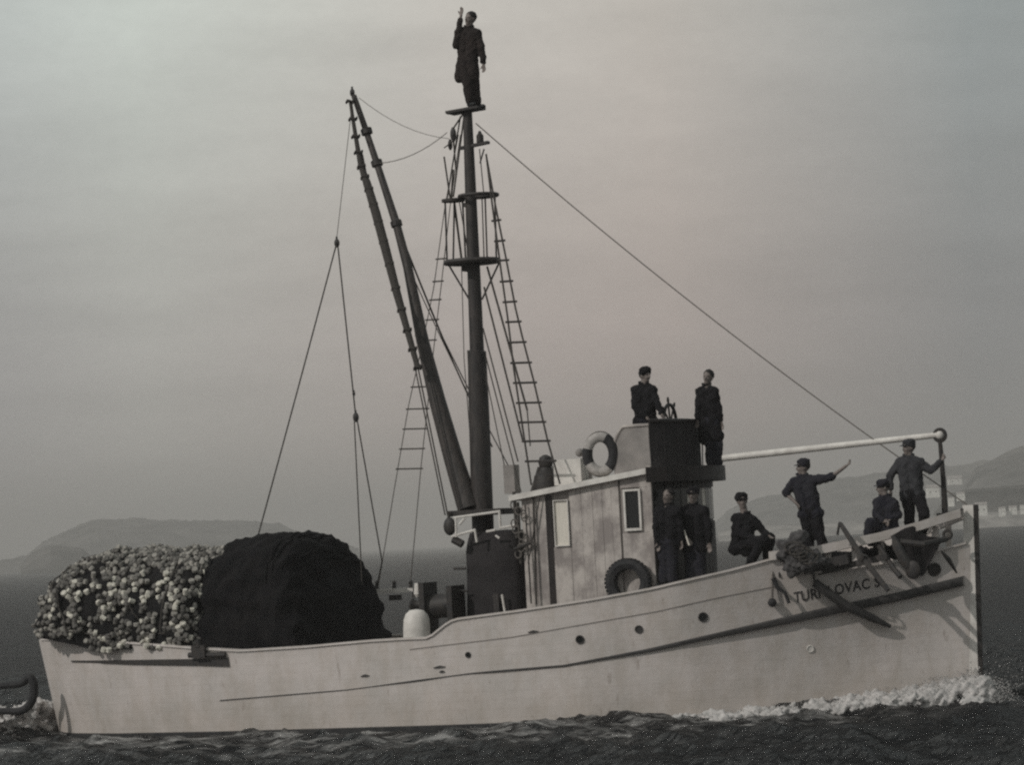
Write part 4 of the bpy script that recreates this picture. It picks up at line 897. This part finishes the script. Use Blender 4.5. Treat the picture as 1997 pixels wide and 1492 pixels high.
person('capped man in a dark jacket steering at the flybridge wheel, leftmost of the two', dict(head=(1258, 733), sL=(1240, 760), sR=(1272, 759), eL=(1238, 792, -.1), hL=(1262, 815, -.2), eR=(1281, 785, -.1), hR=(1291, 808, -.2), hip=(1259, 820), kL=(1256, 868), kR=(1268, 868), aL=(1254, 912), aR=(1270, 912)), -.45, (.9, -.45), cap='beret', coat=.02)
person('bareheaded man in a dark coat on the flybridge, right of the steering wheel', dict(head=(1381, 736), sL=(1366, 763), sR=(1392, 762), eL=(1362, 792, -.1), hL=(1360, 818, -.1), eR=(1401, 795), hR=(1406, 822), hip=(1384, 822), kL=(1384, 868), kR=(1400, 866), aL=(1386, 906), aR=(1400, 906)), .35, (-.1, -1), cap='none', coat=.28)
person('man in dark clothes with pale face, nearest the wheelhouse corner post', dict(head=(1303, 968), sL=(1284, 996), sR=(1318, 996), eL=(1279, 1028, -.1), hL=(1283, 1058, -.1), eR=(1326, 1025), hR=(1328, 1054), hip=(1302, 1056), kL=(1296, 1098), kR=(1310, 1098), aL=(1294, 1136), aR=(1312, 1136)), -1.55, (-.3, -1), cap='none', coat=.05)
person('capped man in a dark jacket before the wheelhouse front windows', dict(head=(1352, 966), sL=(1331, 996), sR=(1374, 995), eL=(1324, 1026, -.08), hL=(1340, 1050, -.12), eR=(1382, 1028), hR=(1384, 1060), hip=(1354, 1062), kL=(1348, 1100), kR=(1366, 1100), aL=(1346, 1136), aR=(1368, 1132)), -1.25, (.05, -1), cap='cap', coat=.06)
person('seated man with hands on knees on the foredeck, beside the wheelhouse', dict(head=(1447, 978), sL=(1436, 1010), sR=(1470, 1014), eL=(1444, 1042, -.12), hL=(1476, 1052, -.2), eR=(1488, 1036, .05), hR=(1500, 1046, -.1), hip=(1446, 1068), kL=(1490, 1052, -.25), kR=(1502, 1050, .1), aL=(1462, 1098, -.25), aR=(1496, 1088, .1), tL=(1, -.4), tR=(1, -.4)), -.95, (.5, -.9), cap='cap', coat=.03, tmat='cloth')
person('man on the foredeck stretching one arm to the right, other hand on hip', dict(head=(1566, 912), sL=(1549, 939), sR=(1585, 937), eL=(1533, 962, -.05), hL=(1552, 981, -.1), eR=(1620, 931), hR=(1650, 909), hip=(1580, 998), kL=(1577, 1042), kR=(1598, 1042), aL=(1578, 1080), aR=(1608, 1072)), -.8, (-.8, -.6), cap='cap', coat=.03, jmat='cloth2', tmat='cloth', sleeves='rolled', brim=(-1, -.3), grip=(.3, .6))
person('man in the bow gripping the spar crutch with raised hand, one foot on the rail', dict(head=(1772, 874), sL=(1754, 902), sR=(1792, 900), eL=(1735, 930, -.05), hL=(1737, 956, -.1), eR=(1815, 918), hR=(1836, 898), hip=(1779, 962), kL=(1774, 1004), kR=(1803, 1003, -.2), aL=(1773, 1040), aR=(1799, 1036, .05)), -.35, (-.6, -.8), cap='cap', coat=.04, jmat='cloth4', tmat='cloth', brim=(-1, -.4), grip=(0, .9))
person('man crouching low in the bow, tucked left of the man at the crutch', dict(head=(1722, 952), sL=(1712, 978), sR=(1742, 980), eL=(1708, 1004, -.1), hL=(1724, 1016, -.2), eR=(1752, 1004, 0), hR=(1736, 1014, -.15), hip=(1730, 1030), kL=(1697, 1020, -.2), kR=(1712, 1026, .1), aL=(1694, 1046, -.15), aR=(1706, 1056, .1), tL=(-.6, -.8), tR=(-.4, -.9)), -.75, (-.8, -.6), cap='cap', coat=.03, jmat='cloth2')
# pale stick held by the man before the windows
st = MB(); st.cyl(at(1334, 1034, -1.5), at(1344, 1064, -1.55), .014, n=6); tag(st.build('stick', M['pale_pane'], origin=at(1344, 1064, -1.55)), 'short pale stick held by the capped man before the wheelhouse', 'stick')

# ================================================================== SEA
wv = []
g_ = np.random.default_rng(21)
for lam, am, nn_ in ((9.0, .050, 4), (4.2, .034, 7), (2.1, .020, 9), (1.1, .0115, 12), (.6, .0065, 12), (.35, .0035, 12)):
    for _ in range(nn_):
        l = lam*g_.uniform(.75, 1.35); a = g_.normal(0, .75)-1.9; wv.append((2*math.pi/l*math.cos(a), 2*math.pi/l*math.sin(a), am*g_.uniform(.6, 1.2)*1.2, g_.uniform(0, 6.28), l))
def axis(core0, core1, step, far0, far1, gr=1.045):
    a = list(np.arange(core0, core1, step)); s = step; x = a[-1]
    while x < far1: s *= gr; x += s; a.append(x)
    s = step; x = a[0]; b = []
    while x > far0: s *= gr; x -= s; b.append(x)
    return np.array(b[::-1]+a)
U = axis(-13, 13, .085, -4200, 4200, 1.06); Vv = axis(40, 74, .11, 2, 7500, 1.035)
UU, VV = np.meshgrid(U, Vv, indexing='ij'); dU = np.gradient(U)[:, None]; dV = np.gradient(Vv)[None, :]; cell = np.maximum(dU+0*dV, dV+0*dU)
X = CAM.x+rr.x*UU+fh.x*VV; Y = CAM.y+rr.y*UU+fh.y*VV; Z = np.zeros_like(X)
for kx, ky, a, ph, l in wv:
    fade = np.clip(l/(cell*2.5)-.6, 0, 1); s = np.sin(kx*X+ky*Y+ph); Z += a*fade*(1.25*(1-np.abs(s))*1.0-.45+.35*s)
# the boat's own waves
hbx = np.clip((X-xe_(0))/(xs_(0)-xe_(0)), 0, 1); yb = np.interp(hbx, S_, BW); near = np.abs(Y)-yb; inx = (X > xe_(0)-.3) & (X < xs_(0)+.3)
aft = xs_(0)-X                                # distance aft of the stem
crest = yb+.12+aft*.17
bow = .42*np.exp(-((np.abs(Y)-(.12+aft*.30))/(.22+aft*.05))**2)*np.exp(-np.clip(aft, 0, 99)/3.2)*(aft > -.35)*np.clip((aft+.35)/.4, 0, 1)
dv2 = np.sqrt((X-XS0)**2+Y**2)
Z += np.where(aft > -.4, bow, 0)
st_ = np.exp(-((X+9.5)/1.0)**2-(Y/2.2)**2)*.22+np.exp(-((X+12.5)/1.8)**2-(Y/3)**2)*.16
Z += st_*(1+.4*np.sin(3.1*X+2*Y))
Z += -.05*np.exp(-((near)/1.2)**2)*inx*(near > 0)
nz = noise3(np.stack([X.ravel()/1.1, Y.ravel()/1.1, 0*X.ravel()], -1), 3, 3).reshape(X.shape)
nz2 = noise3(np.stack([X.ravel()/.35, Y.ravel()/.35, 0*X.ravel()], -1), 8, 2).reshape(X.shape)
foam = np.clip((bow-.10)*5, 0, 1)*np.clip(.75+.3*nz+.25*nz2, 0, 1)
foam = np.maximum(foam, np.clip(1.1-near/.28+.5*nz, 0, 1)*inx*(near > -.3)*.7*np.clip(.55+.5*nz2, 0, 1)*np.clip(1.1-aft/12, 0, 1))
foam = np.maximum(foam, np.clip(st_*3.2-.25+.45*nz+.3*nz2, 0, 1)*.85*np.clip(st_*12, 0, 1))
band = np.exp(-((np.abs(Y)-(1.0+aft*.26))/(.35+.02*aft))**2)*(aft > 1)*(aft < 24)

Z += foam*.03*nz2
me = bpy.data.meshes.new('water'); P = np.stack([X, Y, Z], -1).reshape(-1, 3); a, b = X.shape; idx = np.arange(a*b).reshape(a, b)
q = np.stack([idx[:-1, :-1], idx[1:, :-1], idx[1:, 1:], idx[:-1, 1:]], -1).reshape(-1, 4)
me.vertices.add(len(P)); me.vertices.foreach_set('co', P.ravel()); me.loops.add(q.size); me.loops.foreach_set('vertex_index', q.ravel().astype('i'))
me.polygons.add(len(q)); me.polygons.foreach_set('loop_start', np.arange(0, q.size, 4, dtype='i')); me.polygons.foreach_set('loop_total', np.full(len(q), 4, 'i')); me.update(); me.validate(); me.shade_smooth()
wash_reflect = np.exp(-((np.abs(Y)-4.2)/3.4)**2)*np.clip((9.5-X)/4, 0, 1)*np.clip((X+22)/8, 0, 1)*(Y < 0)  # pale wash; also paints in the hull's reflection on the ripples
wash_reflect = np.clip(wash_reflect*(.75+.55*nz)+.12*nz2*wash_reflect, 0, 1)
aw_ = me.attributes.new('wash_reflect', 'FLOAT', 'POINT'); aw_.data.foreach_set('value', wash_reflect.ravel().astype('f'))
at_ = me.attributes.new('foam', 'FLOAT', 'POINT'); at_.data.foreach_set('value', foam.ravel().astype('f'))
wm = bpy.data.materials.new('sea_water'); wm.use_nodes = True; t = wm.node_tree; pb_ = t.nodes['Principled BSDF']; TL = t.links.new
at2 = t.nodes.new('ShaderNodeAttribute'); at2.attribute_name = 'foam'
geo = t.nodes.new('ShaderNodeNewGeometry')
mpw = t.nodes.new('ShaderNodeMapping'); mpw.inputs['Rotation'].default_value = (0, 0, .35); mpw.inputs['Scale'].default_value = (1, 2.2, 1); TL(geo.outputs['Position'], mpw.inputs[0])
n1 = t.nodes.new('ShaderNodeTexNoise'); n1.inputs['Scale'].default_value = 2.2; n1.inputs['Detail'].default_value = 7; n1.inputs['Roughness'].default_value = .62; TL(mpw.outputs[0], n1.inputs['Vector'])
n0 = t.nodes.new('ShaderNodeTexNoise'); n0.inputs['Scale'].default_value = .12; n0.inputs['Detail'].default_value = 6; TL(mpw.outputs[0], n0.inputs['Vector'])
mixh = t.nodes.new('ShaderNodeMath'); mixh.operation = 'MULTIPLY_ADD'; TL(n0.outputs[0], mixh.inputs[0]); mixh.inputs[1].default_value = 3.0; TL(n1.outputs[0], mixh.inputs[2])
bp = t.nodes.new('ShaderNodeBump'); bp.inputs['Strength'].default_value = 1.0; bp.inputs['Distance'].default_value = .24; TL(mixh.outputs[0], bp.inputs['Height']); TL(bp.outputs[0], pb_.inputs['Normal'])
fn = t.nodes.new('ShaderNodeTexNoise'); fn.inputs['Scale'].default_value = 5; fn.inputs['Detail'].default_value = 8; fn.inputs['Roughness'].default_value = .7; TL(geo.outputs['Position'], fn.inputs['Vector'])
sub = t.nodes.new('ShaderNodeMath'); sub.operation = 'MULTIPLY_ADD'; TL(fn.outputs[0], sub.inputs[0]); sub.inputs[1].default_value = 1.1; TL(at2.outputs['Fac'], sub.inputs[2])
fr_ = t.nodes.new('ShaderNodeMapRange'); TL(sub.outputs[0], fr_.inputs[0]); fr_.inputs[1].default_value = .98; fr_.inputs[2].default_value = 1.35
mc = t.nodes.new('ShaderNodeMixRGB'); TL(fr_.outputs[0], mc.inputs[0]); mc.inputs[2].default_value = (.55, .53, .52, 1)
at3 = t.nodes.new('ShaderNodeAttribute'); at3.attribute_name = 'wash_reflect'
mpf = t.nodes.new('ShaderNodeMapping'); mpf.inputs['Scale'].default_value = (.9, 2.6, 1); TL(geo.outputs['Position'], mpf.inputs[0])
nf_ = t.nodes.new('ShaderNodeTexNoise'); nf_.inputs['Scale'].default_value = 1.5; nf_.inputs['Detail'].default_value = 8; nf_.inputs['Roughness'].default_value = .68; TL(mpf.outputs[0], nf_.inputs['Vector'])
nr_ = t.nodes.new('ShaderNodeMapRange'); TL(nf_.outputs[0], nr_.inputs[0]); nr_.inputs[1].default_value = .44; nr_.inputs[2].default_value = .60
wf_ = t.nodes.new('ShaderNodeMath'); wf_.operation = 'MULTIPLY'; TL(nr_.outputs[0], wf_.inputs[0]); TL(at3.outputs['Fac'], wf_.inputs[1])
mw = t.nodes.new('ShaderNodeMixRGB'); TL(wf_.outputs[0], mw.inputs[0]); mw.inputs[1].default_value = (.009, .0095, .0105, 1); mw.inputs[2].default_value = (.34, .33, .32, 1); TL(mw.outputs[0], mc.inputs[1]); TL(mc.outputs[0], pb_.inputs['Base Color'])
rg_ = t.nodes.new('ShaderNodeMapRange'); TL(fr_.outputs[0], rg_.inputs[0]); rg_.inputs[3].default_value = .12; rg_.inputs[4].default_value = .9; TL(rg_.outputs[0], pb_.inputs['Roughness'])
pb_.inputs['IOR'].default_value = 1.33; pb_.inputs['Specular IOR Level'].default_value = .13
# steep chop hides most of the mirror-like grazing reflection: a capped glossy layer over dark water
dif = t.nodes.new('ShaderNodeBsdfDiffuse'); TL(mc.outputs[0], dif.inputs[0]); TL(bp.outputs[0], dif.inputs['Normal'])
glo = t.nodes.new('ShaderNodeBsdfGlossy'); TL(rg_.outputs[0], glo.inputs['Roughness']); TL(bp.outputs[0], glo.inputs['Normal'])
fre = t.nodes.new('ShaderNodeFresnel'); fre.inputs[0].default_value = 1.33; TL(bp.outputs[0], fre.inputs['Normal'])
k1 = t.nodes.new('ShaderNodeMath'); k1.operation = 'MULTIPLY'; TL(fre.outputs[0], k1.inputs[0]); k1.inputs[1].default_value = .62
k2 = t.nodes.new('ShaderNodeMath'); k2.operation = 'SUBTRACT'; k2.inputs[0].default_value = 1; TL(fr_.outputs[0], k2.inputs[1])
k3 = t.nodes.new('ShaderNodeMath'); k3.operation = 'MULTIPLY'; TL(k1.outputs[0], k3.inputs[0]); TL(k2.outputs[0], k3.inputs[1])
mxs = t.nodes.new('ShaderNodeMixShader'); TL(k3.outputs[0], mxs.inputs[0]); TL(dif.outputs[0], mxs.inputs[1]); TL(glo.outputs[0], mxs.inputs[2])
TL(mxs.outputs[0], [n_ for n_ in t.nodes if n_.type == 'OUTPUT_MATERIAL'][0].inputs['Surface']); t.nodes.remove(pb_)
me.materials.append(wm); wo = bpy.data.objects.new('water', me); COL.objects.link(wo); tag(wo, kind='structure')

# foam heads and spray thrown up at the bow, churned water at the stern
def droplets(name, pts, rad, label, mt=M['foam']):
    mb = MB(); ic = [(0, 0, 1), (.9, 0, .0), (0, .9, 0), (-.9, 0, 0), (0, -.9, 0), (0, 0, -1)]; fcs = [(0, 1, 2), (0, 2, 3), (0, 3, 4), (0, 4, 1), (5, 2, 1), (5, 3, 2), (5, 4, 3), (5, 1, 4)]
    for p, r in zip(pts, rad): mb.add(np.array(ic)*r*rng.uniform(.7, 1.3, (6, 3))+p, fcs)
    o = mb.build(name, mt, None, True, 180); tag(o, label, 'foam', kind='stuff'); return o
def foam_mass(name, balls, label, seed, vx=.035):
    mb = MB()
    for p, r in balls: mb.ball(p, r, (1.5, 1, .75), None, 8, 6)
    o = vox(mb, name, M['foam'], None, vx, 4, .028, .12, seed); tag(o, label, 'foam', kind='stuff')
hullwl = lambda x: float(np.interp((x-xe_(0))/(XS0-xe_(0)), S_, BW))
balls = []
for _ in range(640):
    d = min(rng.exponential(1.45), 7.0); x = XS0+.14-d; sg = -1 if rng.random() < .7 else 1; off = abs(rng.normal(0, .10+.06*d)); r = rng.uniform(.05, .13)*(1+.6*math.exp(-d))
    balls.append(((x, sg*(hullwl(x)+off), max(0, .46*math.exp(-d/3.2)*rng.random()*math.exp(-off*1.5)+.02-.4*r)), r))
foam_mass('bow_foam', balls, 'white foam wave rolling back from the stem', 31)
pts, rad = [], []
for _ in range(9000):
    d = rng.exponential(1.7)
    if d > 8.5: continue
    x = XS0+.12-d; sg = -1 if rng.random() < .75 else 1; h = max(0, .62*math.exp(-d/2.8))
    off = abs(rng.normal(0, .12+.06*d)); z = h*rng.random()**1.6*math.exp(-off*1.2)+rng.exponential(.05)*math.exp(-d/2)
    pts.append((x, sg*(hullwl(x)+.02+off), z)); rad.append(rng.uniform(.003, .010)*(1+.5*math.exp(-d)))
for _ in range(1500):
    pts.append((XS0+.05+abs(rng.normal(0, .28)), rng.normal(0, .16), .02+abs(rng.normal(0, .2)))); rad.append(rng.uniform(.004, .016))
droplets('bow_spray', pts, rad, 'fine white spray thrown up along the stem')
balls = []
for _ in range(170):
    x = -8.8-abs(rng.normal(0, .6)); balls.append(((x, rng.normal(0, .9)-.3, max(0, .62*math.exp(-abs(x+8.9)*1.5)*rng.random())), rng.uniform(.05, .16)))
foam_mass('stern_foam', balls, 'churned grey-white foam behind the stern', 33, .045)
pts, rad = [], []
for _ in range(4000):
    x = -8.6-abs(rng.normal(0, .6)); y = rng.normal(0, 1.0)-.3; pts.append((x, y, max(0, .55*math.exp(-abs(x+8.9)*1.3)*rng.random()**1.5+rng.normal(0, .05)))); rad.append(rng.uniform(.004, .012))
droplets('stern_spray', pts, rad, 'fine spray over the wake just behind the stern')
# dark loop of hose trailing astern at the left edge
hl = MB()
def smooth_path(P, k=6):
    P = [Vector(p) for p in P]; o = []
    for i in range(len(P)-1):
        a, b, c, d = P[max(i-1, 0)], P[i], P[i+1], P[min(i+2, len(P)-1)]
        for j in range(k):
            t = j/k; o.append(.5*((2*b)+(c-a)*t+(2*a-5*b+4*c-d)*t*t+(3*b-a-3*c+d)*t**3))
    return o+[P[-1]]
lp_ = smooth_path([at(-60, 1345, -2), at(8, 1338, -2), at(40, 1334, -2), at(58, 1322, -2), at(66, 1340, -2), at(62, 1368, -2), at(44, 1386, -2), at(15, 1388, -2), at(-50, 1386, -2)]); hl.tube(lp_, [.05+.03*math.sin(math.pi*min(1, i/len(lp_)))for i in range(len(lp_))], 10)
tag(hl.build('towed_line', M['rubber'], origin=at(30, 1370, -2)), 'thick dark looped line curling out of the water off the stern', 'rope')

# ================================================================== FAR SHORES
def hill(nm, prof_px, D, depth, seed, mt='hill', amp=1.0):
    xs = [p[0] for p in prof_px]; n = 420; m_ = 34; P = np.zeros((n, m_, 3))
    pxs = np.linspace(xs[0], xs[-1], n); g = np.random.default_rng(seed)
    for i, px in enumerate(pxs):
        py = np.interp(px, xs, [p[1] for p in prof_px]); zt = max(wz(px, py, D), -.5)
        for j in range(m_):
            f = j/(m_-1); dd = D-depth*.5+depth*f; q = atdist(px, dd); P[i, j] = (q.x, q.y, -1+(zt+1)*(math.sin(math.pi*min(f*1.0, 1))**.7 if f < .5 else max(math.cos(math.pi*(f-.5)), 0)**.7))
    fl = P.reshape(-1, 3); nz_ = noise3(fl/np.array((170, 170, 60)), seed, 3); h = np.clip(fl[:, 2]/10, 0, 1); fl[:, 2] += nz_*amp*1.6*h+noise3(fl/np.array((28, 28, 20)), seed+50, 3)*amp*.9*h
    b = MB(); b.grid(fl.reshape(P.shape)[::-1]); o = b.build(nm, M[mt], None, True, 180); tag(o, kind='structure'); return o
hill('hill', [(-260, 1130), (-120, 1108), (-20, 1098), (55, 1088), (85, 1060), (130, 1040), (180, 1022), (260, 1013), (400, 1015), (500, 1019), (560, 1030), (620, 1052), (700, 1072)], 2700, 500, 4)
hill('hill', [(40, 1104), (62, 1078), (100, 1064), (160, 1072), (200, 1100)], 1700, 120, 14, amp=.3)
hill('hill', [(1380, 1040), (1420, 1004), (1500, 974), (1560, 962), (1640, 936), (1720, 930), (1800, 916), (1860, 915), (1940, 905), (2060, 918), (2200, 950), (2400, 985)], 2600, 500, 5)
hill('hill', [(1860, 1000), (1890, 935), (1910, 912), (1950, 895), (1997, 876), (2080, 850), (2200, 830), (2400, 880), (2600, 960)], 1900, 300, 6, amp=.7)
hill('hill', [(1820, 1002), (1850, 968), (1895, 955), (1930, 952), (1997, 948), (2100, 950), (2300, 960)], 1150, 120, 7, amp=.3)
hill('shore', [(1400, 1037), (1440, 1030), (1600, 1020), (1800, 1008), (1900, 1000), (2000, 996), (2300, 985)], 1050, 60, 8, 'shore', .1)
def house_at(px, py, D, wpx, hpx, label, first=None):
    base = atdist(px, D, wz(px, py, D)); s = D/F; ww = wpx*s; hh = hpx*s; dp = ww*.7
    e = empty('house', base, label, 'house', 'white houses on the far shore')
    c = base+Vector((0, 0, hh/2)); rot = Matrix((rr, fh, ZZ)).transposed()
    MB().box(c, (ww, dp, hh+1.0), rot).build('wall', M['house'], e, False)
    r_ = MB(); v = [base+rr*(sx*ww*.54)+fh*(sy*dp*.55)+ZZ*(hh+.5) for sx in (-1, 1) for sy in (-1, 1)]+[base+rr*(sx*ww*.54)+ZZ*(hh+.5+ww*.22) for sx in (-1, 1)]
    r_.add(v, [(0, 4, 5, 2), (1, 3, 5, 4), (0, 1, 4), (2, 5, 3), (0, 2, 3, 1)]); r_.build('roof', M['roof'], e, False)
    for k in range(2): MB().box(base+rr*((k-.5)*ww*.45)-fh*(dp*.5+.02)+ZZ*hh*.6, (ww*.07, .08, hh*.2), rot).build('window', M['glassd'], e, False)
    return e
for px, py, D, wp, hp, lab in ((1914, 1003, 990, 22, 15, 'widest white house on the far shore, just right of the stem'), (1955, 1004, 992, 12, 9, 'small pale house on the shore, second right of the stem'), (1976, 1001, 994, 14, 8, 'low pale house near the right edge of the shoreline'), (1995, 1000, 994, 9, 10, 'narrow pale house cut by the right edge of the view'),
        (1857, 985, 1050, 11, 10, 'pale house low on the shore left of the stem head'), (1876, 974, 1100, 15, 8, 'small house right behind the spar crutch'), (1822, 968, 1100, 24, 14, 'broad pale house behind the man at the crutch'), (1866, 944, 1900, 26, 9, 'long low house part way up the far hill'), (1991, 938, 1850, 16, 12, 'white house high on the hill at the right edge'), (1975, 925, 1870, 8, 7, 'tiny pale house uppermost on the right hill')):
    house_at(px, py, D, wp, hp, lab)
